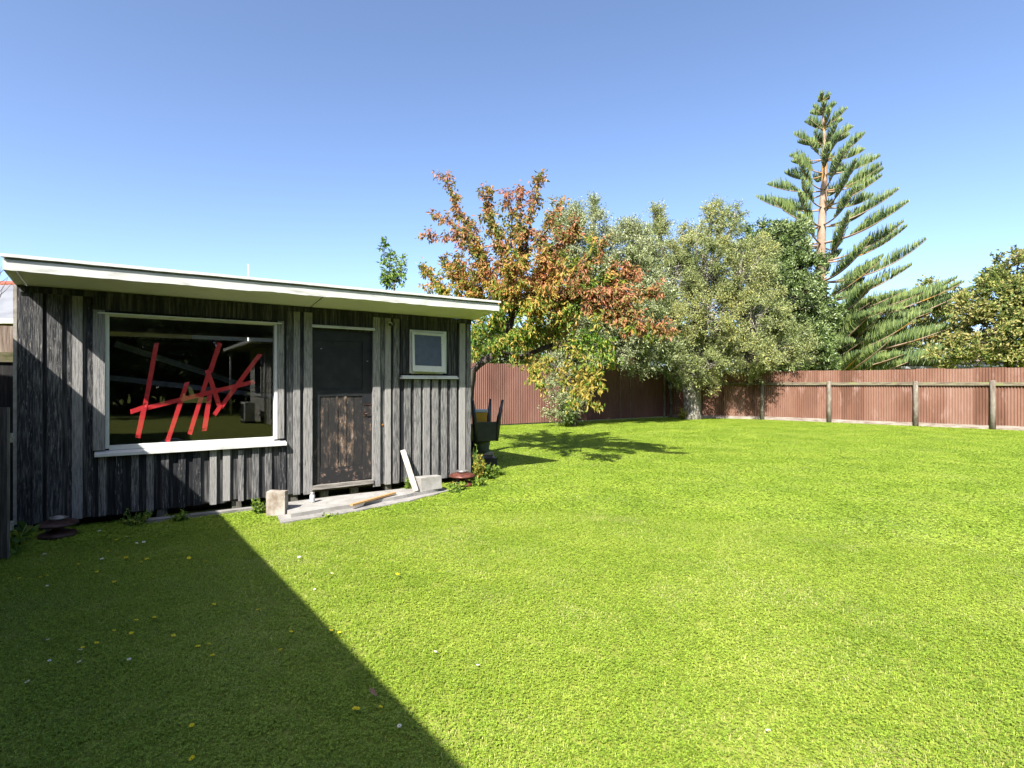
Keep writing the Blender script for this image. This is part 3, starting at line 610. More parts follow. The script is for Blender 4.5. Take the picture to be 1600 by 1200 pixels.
# --- second olive behind the autumn tree
t2 = gp(892, 667); D2 = t2.y
base = [(t2 + Vector((0, 0, -.05)), .22), (t2 + Vector((.05, 0, .8)), .17), (t2 + Vector((-.1, 0, 1.8)), .15), (t2 + Vector((.1, 0, 2.8)), .12)]
lobes = [lob(905, 385, D2, 44, 42), lob(884, 352, D2, 18, 22), lob(926, 352, D2 - .2, 20, 24), lob(978, 400, D2 + .2, 42, 38), lob(950, 450, D2, 60, 55), lob(1000, 470, D2, 48, 55),
         lob(895, 470, D2 - .2, 50, 50), lob(970, 530, D2 + .2, 50, 34), lob(905, 540, D2, 50, 40), lob(1010, 545, D2 + .8, 44, 34), lob(985, 372, D2 + .4, 22, 18), lob(882, 610, D2, 24, 46), lob(872, 335, D2, 6, 16, wt=150), lob(898, 340, D2, 6, 16, wt=150), lob(932, 328, D2, 7, 14, wt=200), lob(962, 365, D2, 7, 14, wt=150), lob(992, 362, D2, 7, 14, wt=150)]
tree('olive_tree', 'tall silvery olive tree behind the red-leaved tree', 'tree', base, lobes, 700, 12, 13, .40, (.095, .032), M['bark'], M['silver'], up=.4)
# --- dense dark tree behind the fence
t3 = Vector((13.4, 27.0, 0))
base = [(t3, .3), (t3 + Vector((0, 0, 1.5)), .25), (t3 + Vector((.1, 0, 3)), .2)]
lobes = [lob(1195, 400, 27, 46, 44), lob(1235, 385, 26.6, 34, 36), lob(1245, 440, 26, 42, 44), lob(1215, 470, 25.6, 55, 50), lob(1262, 510, 26, 38, 42), lob(1232, 540, 25.4, 60, 38), lob(1270, 560, 26, 30, 26), lob(1180, 520, 25.8, 50, 40)]
tree('broadleaf_tree', 'dense dark green glossy-leaved tree behind the iron fence between olive and pine', 'tree', base, lobes, 560, 9, 12, .42, (.15, .07), M['bark'], M['darkleaf'], up=.2, shell=.7)
for px_, d_, w_, h_, lab in ((770, 22, 50, 30, 'dark shrub behind the sunlit left part of the back fence'), (850, 23.5, 44, 30, 'dark shrub behind the back fence under the red-leaved tree'), (925, 25.5, 40, 34, 'dark shrub behind the back fence under the silvery olive'), (1010, 27, 46, 40, 'dark shrub behind the fence corner left of the olive trunk'), (1085, 28, 44, 42, 'dark shrub behind the fence just over the olive trunk'), (1140, 28, 46, 34, 'dark shrub behind the fence right of the olive trunk')):
    c_ = at(px_, 598, d_); c_.z = 0
    tree('garden_shrub', lab, 'shrub', [(c_, .09), (c_ + Vector((0, 0, 1.2)), .06)], [lob(px_, 560, d_, w_, h_), lob(px_ + 18, 535, d_ + .3, w_ * .7, h_ * .7)], 90, 9, 10, .42, (.16, .085), M['bark'], M['darkleaf'], shell=.6)
# --- right-hand trees
t4 = Vector((31, 40, 0)); base = [(t4, .3), (t4 + Vector((0, 0, 3)), .22)]
tree('broadleaf_tree', 'small brownish round-topped tree far behind the right end of the pine', 'tree', base, [lob(1462, 470, 40, 26, 32), lob(1478, 510, 40, 24, 34), lob(1445, 490, 39.5, 26, 36), lob(1455, 530, 40, 40, 30), lob(1500, 548, 39, 36, 22), lob(1420, 552, 39, 36, 22)], 130, 9, 10, .6, (.24, .13), M['bark'], M['gold'], up=.1, shell=.65)
t5 = Vector((26.5, 29, 0)); base = [(t5, .3), (t5 + Vector((0, 0, 3)), .22)]
lobes = [lob(1590, 430, 29, 40, 34), lob(1550, 470, 28.5, 42, 32), lob(1515, 480, 28.5, 18, 18), lob(1600, 480, 28, 50, 50), lob(1555, 520, 28, 52, 40), lob(1520, 545, 28.5, 44, 26), lob(1600, 535, 28, 50, 36), lob(1640, 470, 29, 50, 70)]
tree('broadleaf_tree', 'yellow-green broad tree cut by the right edge of the photo above the fence', 'tree', base, lobes, 330, 9, 10, .5, (.20, .11), M['bark'], M['gold'], up=.1, shell=.5)
# --- thin young tree over the shed roof
t6 = at(612, 460, 13); t6.z = 0
base = [(t6, .05), (t6 + Vector((.1, 0, 2.2)), .035), (at(615, 430, 13), .02)]
tree('young_tree', 'slim young tree with fresh green leaves rising behind the shed roof', 'tree', base, [lob(599, 392, 13, 4, 26), lob(608, 425, 13, 6, 28), lob(625, 425, 13, 7, 26), lob(604, 440, 13, 8, 14)], 60, 5, 3, .15, (.09, .045), M['bark'], M['fresh'], up=.6, droop=.6, shell=.2)
# trees behind the camera (seen mirrored in the window)
for i, (x_, y_, r_) in enumerate(((12, -17, 4.2), (17, -12, 4.0), (7, -20, 4.5))):
    p0 = Vector((x_, y_, 0)); tree('garden_tree', ['broad garden tree behind the viewer', 'garden tree nearest the white house corner', 'garden tree farthest back behind the viewer'][i], 'tree',
         [(p0, .25), (p0 + Vector((0, 0, 3)), .2)], [(p0 + Vector((0, 0, 5.5)), (r_, r_, 3.6), 1), (p0 + Vector((1, 1, 3.2)), (r_, r_, 2.4), 1)], 160, 7, 8, .7, (.34, .2), M['bark'], M['darkleaf'], shell=.6)

Pb = []; Db = []
for i in range(26):
    a = -200 + i * 9.0; c_ = np.array([30 * math.cos(R(a)) + 2, 30 * math.sin(R(a)), 0]); hh_ = random.uniform(11, 15)
    if not (-205 < a < 15): continue
    n_ = 1300; v = RNG.normal(size=(n_, 3)); v /= np.linalg.norm(v, axis=1)[:, None]; Pb.append(c_ + np.array([0, 0, hh_ / 2]) + v * RNG.uniform(.6, 1, (n_, 1)) * np.array([3.4, 3.4, hh_ / 2])); Db.append(v + RNG.normal(size=(n_, 3)) * .6)
tag(leaf_mesh('sky_block_belt', np.concatenate(Pb), np.concatenate(Db), 1.1, .8, M['darkleaf']), 'belt of dark leaves added behind the viewer to block sky light, mirrored in the shed window', 'light-blocking belt', kind='stuff')  # leaf belt added behind the camera to cut sky light on the shed
# --- autumn tree: branches drawn as long shoots
ta = gp(722, 716); DA = ta.y
au = empty('autumn_tree', ta, 0, label='spreading tree with red, orange and green autumn leaves beside the shed end', cat='tree')
mb = MB(); fk = at(775, 552, DA - .1)
mb.tube([ta + Vector((0, 0, -.05)), ta + Vector((.05, -.02, .5)), at(738, 580, DA), at(757, 563, DA), fk], [.12, .10, .085, .08, .075], 10)
k1 = at(800, 490, DA - .1); mb.tube([fk, at(792, 530, DA), k1], [.09, .08, .07], 8)
k2 = at(860, 540, DA - .4); mb.tube([fk, at(815, 558, DA - .2), k2], [.07, .055, .045], 8)
leafP = {'t': [], 'm': [], 'l': []}; leafD = {'t': [], 'm': [], 'l': []}
def leaves_along(a, b, n, kind, spread=.07, r0=.0):
    a = np.array(a); b = np.array(b); d = b - a; f_ = r0 + (1 - r0) * RNG.random(n)[:, None]
    leafP[kind].append(a + d * f_ + RNG.normal(size=(n, 3)) * spread * .5); dd = d / (np.linalg.norm(d) + 1e-9) * .5 + RNG.normal(size=(n, 3)) * .6; leafD[kind].append(dd)
def shoot(pts, r, kinds, dens=60, side=9, slen=.42, leafstart=.15):
    """pts: world polyline; side shoots with drooping leaves along it"""
    P_ = [Vector(p_) for p_ in pts]; mb.tube(P_, [r * (1 - .85 * i / (len(P_) - 1)) for i in range(len(P_))], 6)
    L_ = [0]; 
    for i in range(1, len(P_)): L_.append(L_[-1] + (P_[i] - P_[i - 1]).length)
    T = L_[-1]
    def ev(t):
        t *= T
        for i in range(1, len(P_)):
            if t <= L_[i] + 1e-9: return P_[i - 1].lerp(P_[i], (t - L_[i - 1]) / (L_[i] - L_[i - 1] + 1e-9))
        return P_[-1]
    n = max(4, int(side * T))
    for i in range(n):
        t = leafstart + (1 - leafstart) * (i + random.random()) / n; a = ev(t); b = ev(min(1, t + .05)); d = (b - a)
        d = d.normalized() if d.length > 1e-5 else Vector((0, 0, 1))
        v = Vector(rv()); v = (d * .7 + v * .9 + Vector((0, 0, .15))).normalized(); L2 = slen * random.uniform(.4, 1.2) * (1.15 - .6 * t)
        q = a + v * L2; mid = a.lerp(q, .5) + Vector((0, 0, .03)); mb.tube([a, mid, q], [r * .22 + .002, .004, .002], 4, cap=False)
        kk = kinds if len(kinds) == 1 else (kinds[0] if random.random() < .5 else kinds[1])
        leaves_along(a, q, int(dens * L2), kk, .075)
        for _ in range(2):
            a2 = a.lerp(q, random.uniform(.3, .9)); q2 = a2 + Vector(rv(L2 * .5)); leaves_along(a2, q2, int(dens * L2 * .5), kk, .07)
A_D = lambda px, py, dd=0.0: at(px, py, DA + dd)
SH = [  # (polyline px, depth offsets, radius, kind)
    ([(800, 490, -.1), (770, 430, .1), (735, 365, .3), (708, 310, .4), (694, 278, .5)], .035, 't', 8, .30),
    ([(750, 395, .2), (715, 360, .3), (680, 332, .4)], .016, 't', 7, .26), ([(740, 372, .2), (700, 370, .3), (664, 366, .3)], .014, 't', 8, .20),
    ([(800, 490, -.1), (785, 400, 0), (768, 340, .1), (762, 300, .2)], .03, 't', 10, .36), ([(790, 420, 0), (800, 350, -.2), (790, 300, -.3)], .02, 't', 9, .30),
    ([(800, 490, -.1), (820, 400, -.3), (830, 340, -.4), (838, 300, -.5), (846, 266, -.5)], .03, 't', 9, .26), ([(815, 420, -.3), (812, 345, -.4), (815, 295, -.4)], .018, 't', 9, .28),
    ([(820, 400, -.3), (855, 360, -.6), (870, 320, -.7)], .018, 't', 8, .30), ([(825, 410, -.3), (880, 380, -.7), (905, 350, -.9)], .02, 't', 9, .38),
    ([(800, 480, -.1), (860, 440, -.6), (910, 410, -1.0), (945, 385, -1.2)], .03, 'tm', 10, .45), ([(800, 490, 0), (870, 470, -.5), (930, 440, -.9), (985, 430, -1.2)], .03, 'tm', 10, .45),
    ([(860, 460, -.7), (930, 462, -1.0), (985, 468, -1.3), (1020, 452, -1.5)], .025, 't', 10, .40), ([(890, 478, -.8), (950, 480, -1.2), (1000, 500, -1.5), (1044, 521, -1.6)], .03, 't', 8, .34),
    ([(930, 480, -1), (975, 505, -1.3), (1010, 520, -1.5)], .018, 'tm', 8, .30), ([(920, 465, -1), (960, 440, -1.1), (1000, 425, -1.3)], .018, 't', 9, .36),
    ([(790, 500, 0), (740, 450, .3), (705, 425, .5), (690, 405, .6)], .025, 'm', 10, .38), ([(770, 520, .1), (715, 470, .5), (680, 440, .7), (658, 418, .8)], .022, 'm', 10, .34),
    ([(760, 480, .3), (720, 440, .5), (715, 400, .5)], .018, 'm', 10, .34), ([(780, 470, 0), (750, 420, 0), (745, 380, .1)], .018, 'm', 10, .34),
    ([(800, 500, -.2), (840, 460, -.6), (850, 400, -.8)], .022, 'tm', 11, .44), ([(800, 500, -.2), (790, 450, -.6), (810, 400, -.9)], .022, 'm', 11, .44),
    ([(860, 540, -.4), (880, 490, -.7), (920, 460, -1)], .022, 'm', 11, .44), ([(840, 550, -.4), (830, 500, -.8), (850, 450, -1)], .022, 'm', 11, .44),
    ([(775, 552, -.1), (765, 520, -.3), (770, 480, -.5)], .02, 'l', 12, .44), ([(775, 552, -.1), (800, 530, -.6), (830, 520, -.9)], .02, 'l', 13, .44),
    ([(775, 545, -.1), (740, 530, -.2), (745, 505, -.2)], .016, 'l', 13, .36), ([(800, 540, 0), (850, 520, .4), (890, 510, .6)], .02, 'm', 12, .44),
    ([(860, 540, -.4), (900, 530, -.8), (940, 520, -1.2), (960, 540, -1.4)], .02, 'l', 8, .36),
    ([(860, 540, -.4), (905, 545, -.9), (945, 550, -1.2), (955, 565, -1.3)], .02, 'l', 8, .34),
    ([(820, 555, -.2), (845, 565, -.7), (850, 590, -1.0), (838, 600, -1.1)], .014, 'l', 10, .28), ([(830, 555, -.3), (835, 585, -.9), (855, 612, -1.1)], .012, 'l', 9, .22),
    ([(860, 545, -.4), (862, 568, -.9), (892, 596, -1.2), (915, 618, -1.4)], .014, 'l', 2, .2), ([(865, 570, -.9), (890, 592, -1.2), (925, 590, -1.4), (945, 605, -1.5)], .012, 'l', 11, .26),
    ([(892, 590, -1.2), (915, 575, -1.4), (935, 568, -1.5)], .012, 'l', 13, .28), ([(895, 600, -1.2), (915, 612, -1.4), (930, 632, -1.5)], .012, 'l', 14, .28), ([(890, 595, -1.2), (898, 615, -1.3), (900, 638, -1.4)], .010, 'l', 12, .20),
    ([(775, 560, 0), (760, 545, .3), (742, 540, .5)], .02, 'l', 12, .36), ([(790, 540, .2), (780, 500, .7), (790, 450, 1.1)], .02, 'm', 10, .44), ([(800, 500, .2), (850, 440, .8), (880, 400, 1.2)], .022, 'tm', 10, .44),
    ([(770, 450, 0), (720, 410, -.2), (735, 350, -.2)], .014, 't', 4, .2),
]
for pts, r_, kd, side, sl_ in SH:
    pp = [A_D(*q) for q in pts]; shoot(pp, r_, kd, dens=(68 if kd == 'l' else 86), side=side * (1.1 if kd == 'l' else 1.6), slen=sl_ * 1.1, leafstart=.1)
off = np.array(ta)
mb.v = [(v[0] - ta.x, v[1] - ta.y, v[2] - ta.z) for v in mb.v]; mb.build('trunk', M['darkbark'], au)
for kk, nm, mm_ in (('t', 'autumn_top', 'upper red leaves'), ('m', 'autumn', 'mixed orange and green leaves'), ('l', 'autumn_low', 'lower green and gold leaves')):
    o = leaf_mesh('foliage', np.concatenate(leafP[kk]) - off, np.concatenate(leafD[kk]), .095, .040, M[nm], au, droop=.75); o['label'] = mm_

# --- Norfolk-type pine
PD = 35.0; tb = at(1283, 598, PD); tb.z = 0; ttop = at(1287, 145, PD); HT = ttop.z
pe = empty('pine_tree', tb, 0, label='tall Norfolk Island pine with tiered upswept branches behind the fence', cat='tree')
tm = MB(); tcurve = lambda h: Vector((tb.x + (ttop.x - tb.x) * (h / HT) + .10 * math.sin(h * .5), tb.y, h))
tm.tube([tcurve(HT * i / 14) for i in range(15)], [.42 * (1 - i / 14) ** .8 + .03 for i in range(15)], 10)
BV = []; BF = []; nb = 0
def branchlet(a, b, c, r):
    """curved tapered 3-sided finger a-b-c"""
    global nb
    base_i = nb
    for p_, rr in ((a, r), (b, r * .95), (c, r * .35)):
        d = c - a; d = d / (np.linalg.norm(d) + 1e-9); x_ = np.cross(d, [.3, .9, .2]); x_ /= np.linalg.norm(x_) + 1e-9; y_ = np.cross(d, x_)
        for q in range(3):
            t = 2.094 * q; BV.append(p_ + (x_ * math.cos(t) + y_ * math.sin(t)) * rr)
    for s_ in range(2):
        for q in range(3):
            BF.append((base_i + s_ * 3 + q, base_i + s_ * 3 + (q + 1) % 3, base_i + s_ * 3 + 3 + (q + 1) % 3, base_i + s_ * 3 + 3 + q))
    nb += 9
def pbranch(p0, az, Lb, e0, e1, bare, fl=.75, r=.05):
    n = 12; P_ = [np.array(p0)]; hd = np.array([math.cos(az), math.sin(az), 0]); sd = np.array([-math.sin(az), math.cos(az), 0])
    wob = random.uniform(-.35, .35); e0 += random.uniform(-.10, .10); e1 += random.uniform(-.12, .12)
    for i in range(n):
        e = e0 + (e1 - e0) * (i / n); d = hd * math.cos(e) + np.array([0, 0, math.sin(e)]) + sd * wob * (i / n); P_.append(P_[-1] + d / np.linalg.norm(d) * Lb / n)
    tm.tube([Vector(q) for q in P_], [r * (1 - .8 * i / n) for i in range(n + 1)], 5, cap=False)
    t = bare
    while t < 1.0:
        i = min(n - 1, int(t * n)); f_ = t * n - i; a = P_[i] * (1 - f_) + P_[i + 1] * f_; d = P_[i + 1] - P_[i]; d /= np.linalg.norm(d)
        up_ = np.cross(d, sd); up_ = up_ if up_[2] > 0 else -up_
        env = min(1, (t - bare) / .25 + .25) * (1.0 if t < .7 else 1 - .75 * (t - .7) / .3)
        for sg in (-1, 1):
            for q in range(2):
                lf = fl * env * random.uniform(.75, 1.15); w_ = random.uniform(.1, .75)
                d1 = d * .48 + sd * sg * w_ + up_ * (.55 + .6 * (1 - w_)) + RNG.normal(size=3) * .10; d1 /= np.linalg.norm(d1)
                d2 = d1 * .45 + np.array([0, 0, .85]) + d * .25; d2 /= np.linalg.norm(d2)
                b = a + d1 * lf * .5; c = b + d2 * lf * .5; branchlet(a, b, c, .023)
        t += .066 / Lb
h = HT - .45; lvl = 0
while h > 1.2:
    dd = HT - h; k = 6 if dd < 2 else (7 if dd < 14.3 else 20); a0 = random.uniform(0, 6.28)
    for j in range(k):
        az = a0 + j * 2 * math.pi / k + random.uniform(-.22, .22); cx_ = math.cos(az)
        left = min(.30 + .52 * dd, 4.3)
        right = .30 + .56 * dd if dd < 8 else (4.78 + .28 * (dd - 8)); right = right if dd < 14.3 else 8.2
        f_ = (cx_ + 1) / 2; Lb = left * (1 - f_) + right * f_
        if math.sin(az) < -.2 and dd > 14.3: Lb = max(Lb, 5.6 + 2.2 * cx_)
        if dd > 13.0 and cx_ < -.3: Lb = min(Lb, 4.0)
        Lb *= random.uniform(.74, 1.08) if dd < 14.3 else random.uniform(.4, 1.03)
        if dd > 14.3 and math.sin(az) > .35: continue
        pbranch(tcurve(h + random.uniform(-.12, .12)), az, Lb, R((0 if dd < 13 else 6) if dd > 3 else 14), R(43) if dd < 14 else R(random.uniform(14, 36)), .12 if Lb < 2 else (.36 if dd < 12 else .2), fl=.34 + min(.46, dd * .08), r=.03 + .004 * dd)
    h -= (.90 + .03 * dd) if dd < 14.0 else .46; lvl += 1
offp = np.array(tb); tm.v = [(v[0] - tb.x, v[1] - tb.y, v[2]) for v in tm.v]; tm.build('trunk', M['pinebark'], pe)
npmesh('foliage', np.array(BV) - offp, BF, M['pine'], pe)

# --- weeds
def weed(name, loc, h, spread, n, leaf, m, label, droop=.3, cat='weed'):
    e = empty(name, loc, 0, label=label, cat=cat); stm = MB(); P = []; D = []
    for i in range(n):
        a = random.uniform(0, 6.28); r_ = spread * random.random() ** .5; q = np.array([r_ * math.cos(a), r_ * math.sin(a), h * random.uniform(.35, 1)])
        b0 = np.array([q[0] * .3, q[1] * .3, 0]); stm.tube([b0, (b0 + q) / 2 + [0, 0, .02], q], [.003, .0025, .0015], 4)
        k = random.randint(5, 9); f_ = RNG.uniform(.3, 1, k)[:, None]; P.append(b0 + (q - b0) * f_ + RNG.normal(size=(k, 3)) * .008); D.append(RNG.normal(size=(k, 3)) + [0, 0, .3])
    stm.build('stem', M['weed'], e); leaf_mesh('leaves', np.concatenate(P), np.concatenate(D), leaf[0], leaf[1], m, e, droop, fold=.15)
    return e
weed('leafy_weed', gp(14, 868), .30, .14, 12, (.11, .09), M['weed'], 'broad-leaved weed in the shade at the foot of the low grey fence', cat='plant')
weed('leafy_weed', S(.95, -.22), .17, .16, 26, (.035, .02), M['weed'], 'ferny weed in the shade under the left part of the big window', cat='plant')
weed('leafy_weed', S(1.35, -.26), .12, .14, 20, (.035, .022), M['weed'], 'low weed at the shadow edge in front of the concrete strip', cat='plant')
weed('leafy_weed', S(2.12, -.42), .20, .10, 26, (.035, .022), M['weed'], 'bright weed growing against the left side of the upright block', cat='plant')
weed('leafy_weed', S(4.55, -.66), .07, .12, 26, (.03, .02), M['weed'], 'tiny bright weed at the right tip of the concrete slab', cat='plant')
weed('leafy_weed', S(2.75, -1.05), .045, .10, 16, (.028, .018), M['weed'], 'small weed creeping over the front edge of the concrete slab', cat='plant')
weed('leafy_weed', S(4.02, -.30, .0), .24, .07, 18, (.035, .018), M['weed'], 'upright weed between the leaning plank and the concrete block', cat='plant')
weed('leafy_weed', S(4.66, -.50), .12, .13, 30, (.05, .035), M['weed'], 'low bright weed in front of the rusty red stand', cat='plant')
weed('leafy_weed', S(5.05, -.40), .13, .14, 28, (.05, .035), M['weed'], 'low weed right of the rusty red stand', cat='plant')
weed('leafy_weed', S(5.27, -.06), .42, .12, 44, (.05, .032), M['weedy'], 'yellowing bushy weed climbing the right corner of the shed', cat='plant')
weed('leafy_weed', S(5.40, -.02), .26, .20, 50, (.055, .04), M['weed'], 'sprawling weed before the black crate', cat='plant')
weed('leafy_weed', S(5.26, .04), .62, .06, 16, (.045, .03), M['fresh'], 'thin light green weed against the shed corner below the chair', cat='plant')
weed('leafy_weed', S(5.75, .2), .16, .18, 30, (.05, .035), M['weed'], 'small weed in the grass right of the pile', cat='plant')
weed('leafy_weed', t1 + Vector((-.48, -.3, 0)), .55, .22, 40, (.07, .03), M['weedy'], 'yellow suckers at the left foot of the olive trunk', cat='plant')
weed('leafy_weed', t2 + Vector((-.1, -.2, 0)), 1.3, .42, 90, (.10, .05), M['darkleaf'], 'dark suckers round the foot of the silvery olive', cat='plant')

# ------------------------------------------------------------------ fences
def corr(fe, p0, p1, h0, h1, mt, sheet=.76, name='corrugated_sheet', z0=.06, amp=.013, pitch=.076):
    """corrugated iron from p0 to p1; every overlapping sheet its own island"""
    p0 = Vector(p0); p1 = Vector(p1); d = p1 - p0; Lg = d.length; d.normalize(); nrm = Vector((d.y, -d.x, 0))
    if nrm.dot(-p0) < 0: nrm = -nrm
    m_ = MB(); x_ = 0.0; i = 0
    while x_ < Lg - .01:
        e_ = min(x_ + sheet, Lg); n = max(2, int((e_ - x_) / pitch * 8)); off_ = .002 * (i % 2) + random.uniform(0, .004); vs = []; dz = random.uniform(-.016, .012); lean = random.uniform(-.006, .006)
        for k in range(n + 1):
            t = x_ + (e_ - x_ + .03) * k / n; ph = (t / pitch) * 2 * math.pi; q = math.cos(ph); q = math.copysign(abs(q) ** .8, q)
            b = p0 + d * min(t, Lg) + nrm * (amp * q + off_); hh = h0 + (h1 - h0) * t / Lg + dz
            vs += [(b.x, b.y, z0), (b.x, b.y, (z0 + hh) / 2), (b.x + nrm.x * lean, b.y + nrm.y * lean, hh)]
        m_.add(vs, [(3 * k + a, 3 * k + 3 + a, 3 * k + 4 + a, 3 * k + 1 + a) for k in range(n) for a in (0, 1)], True); x_ = e_; i += 1
    return m_.build(name, mt, fe), d, nrm, Lg
cb = Vector((6.75, 23.6, 0)); cr_ = Vector((*gp(1180, 655.5).xy, 0)); ce = gp(1600, 673.5); cd = (ce - cr_).normalized(); end = cr_ + cd * 15
print('fence', cr_, ce)
fe = empty('iron_fence', cr_, 0, label='sunlit red-brown corrugated iron fence with timber posts along the right side of the lawn', cat='fence')
def loc_(o): o.location = -fe.location; return o
FH = 1.995
o, d, nr, Lg = corr(fe, cr_, end, FH - .03, FH + .02, M['iron'], amp=.019); loc_(o)
o2, *_ = corr(fe, cb, cr_ - (cr_ - cb).normalized() * .0, FH, FH - .03, M['iron'], amp=.017); loc_(o2)
def postpx(px):   # where the fence line is hit
    r = (px - CX) / F; t = (r * cr_.y - cr_.x) / (cd.x - r * cd.y); return cr_ + cd * t
pxs = [1192, 1296, 1431, 1551]; PP = [postpx(q) for q in pxs]
while (PP[-1] - cr_).length < 14: PP.append(PP[-1] + cd * 2.1)
dc = (cr_ - cb).normalized(); nb_ = Vector((dc.y, -dc.x, 0)); nb_ = nb_ if nb_.dot(-cb) > 0 else -nb_
PL = [cb + dc * .15]
for i, q in enumerate(PP):
    r_ = .072; hgt = 1.58 + random.uniform(-.02, .02); c_ = q + nr * .085
    loc_(MB().tube([c_ + Vector((0, 0, -.05)), c_ + Vector((.01, 0, .8)), c_ + Vector((0, 0, hgt - .03)), c_ + Vector((0, 0, hgt))], [r_ + .01, r_ + .003, r_, r_ * .75], 9).build('post', M['post'], fe))
q = PL[0] + nb_ * .085; loc_(MB().tube([q, q + Vector((0, 0, 1.56))], [.065, .055], 9).build('post', M['post'], fe))
prev = cr_ + nr * .04; rl = MB(); seg = [cr_] + PP
for a, b in zip(seg[:-1], seg[1:]):
    rl.bar(a + nr * .045 + Vector((0, 0, 1.475 + random.uniform(-.01, .01))), b + nr * .045 + Vector((0, 0, 1.475 + random.uniform(-.01, .01))), .06, .105)
rl.bar(cb + nb_ * .045 + Vector((0, 0, 1.46)), cr_ + nb_ * .045 + Vector((0, 0, 1.47)), .06, .105)
rl.each('rail', M['rail'], fe, post=loc_)
bb = MB()
for a, b in zip(seg[:-1], seg[1:]): bb.bar(a + nr * .03 + Vector((0, 0, .07 + random.uniform(-.01, .01))), b + nr * .03 + Vector((0, 0, .07 + random.uniform(-.012, .012))), .025, .15)
bb.bar(cb + nb_ * .03 + Vector((0, 0, .07)), cr_ + nb_ * .03 + Vector((0, 0, .07)), .025, .13)
bb.each('plinth_board', M['plinth'], fe, post=loc_)
# back fence
q0 = gp(767, 666.5); bd = (cb - q0).normalized(); b0 = q0 - bd * 7
fb = empty('iron_fence', b0, 0, label='taller brown corrugated iron fence across the back of the lawn behind the red-leaved tree', cat='fence')
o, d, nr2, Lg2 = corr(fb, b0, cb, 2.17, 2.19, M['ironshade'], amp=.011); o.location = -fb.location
for px in (968, 984, 1037):
    r = (px - CX) / F; t = (r * b0.y - b0.x) / (bd.x - r * bd.y); c_ = b0 + bd * t + nr2 * .03
    o = MB().bar(c_, c_ + Vector((0, 0, 2.1)), .03 if px < 1000 else .10, .02 if px < 1000 else .08, up=(1, 0, 0)).build('post', M['post'], fb); o.location = -fb.location
# left: lit palings beyond the shed corner, low grey fence nearer
lf = empty('paling_fence', S(-.9, .32), ANG, label='tall brown paling fence with a mossy rail at the left edge beside the shed', cat='fence')
a_ = MB(); b_ = MB()
for i in range(15):
    x0_ = -.85 + i * .12; h_ = 2.09 + random.uniform(-.03, .03)
    if x0_ > .8: break
    a_.box(x0_, min(x0_ + .112, .885), .0, .02, .05, h_)
a_.build('palings', M['brownpaling'], lf)
MB().box(-.9, .885, -.05, -.002, 1.72, 1.82).build('rail', M['moss'], lf)
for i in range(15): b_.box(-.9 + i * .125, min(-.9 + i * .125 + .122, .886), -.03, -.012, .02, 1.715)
b_.build('lower_boards', M['darkpaling'], lf)  # stain and the shade below the rail both put into their dark colour
gpn = gp(13, 878); gs, gn = toS(gpn)
lw = empty('low_fence', gpn, 0, label='low grey weathered board fence cut by the left edge of the photo', cat='fence')
a_ = MB()
for i in range(9): a_.box(-(i + 1) * .135, -i * .135 - .006, random.uniform(-.004, .004), .022, .03, 1.29 + random.uniform(-.012, .012))
a_.build('palings', M['woodv'], lw); MB().box(-1.2, -.02, .023, .07, 1.0, 1.08).box(-1.2, -.02, .023, .07, .25, .33).each('rail', M['wood'], lw)

# ------------------------------------------------------------------ houses
def gable(name, e, x0, x1, y0, y1, hw, hr, mt, over=.5, corr_=0):
    """gable roof, ridge along x, local coords"""
    ym = (y0 + y1) / 2; m_ = MB(); n = int((x1 - x0 + 2 * over) / .15) * 2 if corr_ else 1; vs = []
    for sgn, ye in ((-1, y0 - over), (1, y1 + over)):
        vs = []
        for i in range(n + 1):
            xx = x0 - over + (x1 - x0 + 2 * over) * i / n; dz = (.028 * (i % 2)) if corr_ else 0
            he = hw - (hr - hw) * over / ((y1 - y0) / 2)
            vs += [(xx, ye, he + dz), (xx, ym, hr + dz), (xx, ye, he - .05), (xx, ym, hr - .05)]
        fs = []
        for i in range(n): a = 4 * i; fs += [(a, a + 4, a + 5, a + 1), (a + 2, a + 3, a + 7, a + 6), (a, a + 2, a + 6, a + 4)]
        fs += [(0, 1, 3, 2), (4 * n, 4 * n + 2, 4 * n + 3, 4 * n + 1)]; m_.add(vs, fs)
    return m_.build(name, mt, e)
def boards(m_, p0, p1, out_, z0, z1, step=.15):
    p0 = Vector(p0); p1 = Vector(p1); o_ = Vector(out_); z = z0
    while z < z1 - .01:
        zt = min(z + step, z1); A = [p0 + o_ * .022 + Vector((0, 0, z)), p1 + o_ * .022 + Vector((0, 0, z)), p1 + o_ * .002 + Vector((0, 0, zt)), p0 + o_ * .002 + Vector((0, 0, zt)), p0 + Vector((0, 0, z)), p1 + Vector((0, 0, z))]
        m_.add(A, [(0, 1, 2, 3), (4, 5, 1, 0)]); z += step
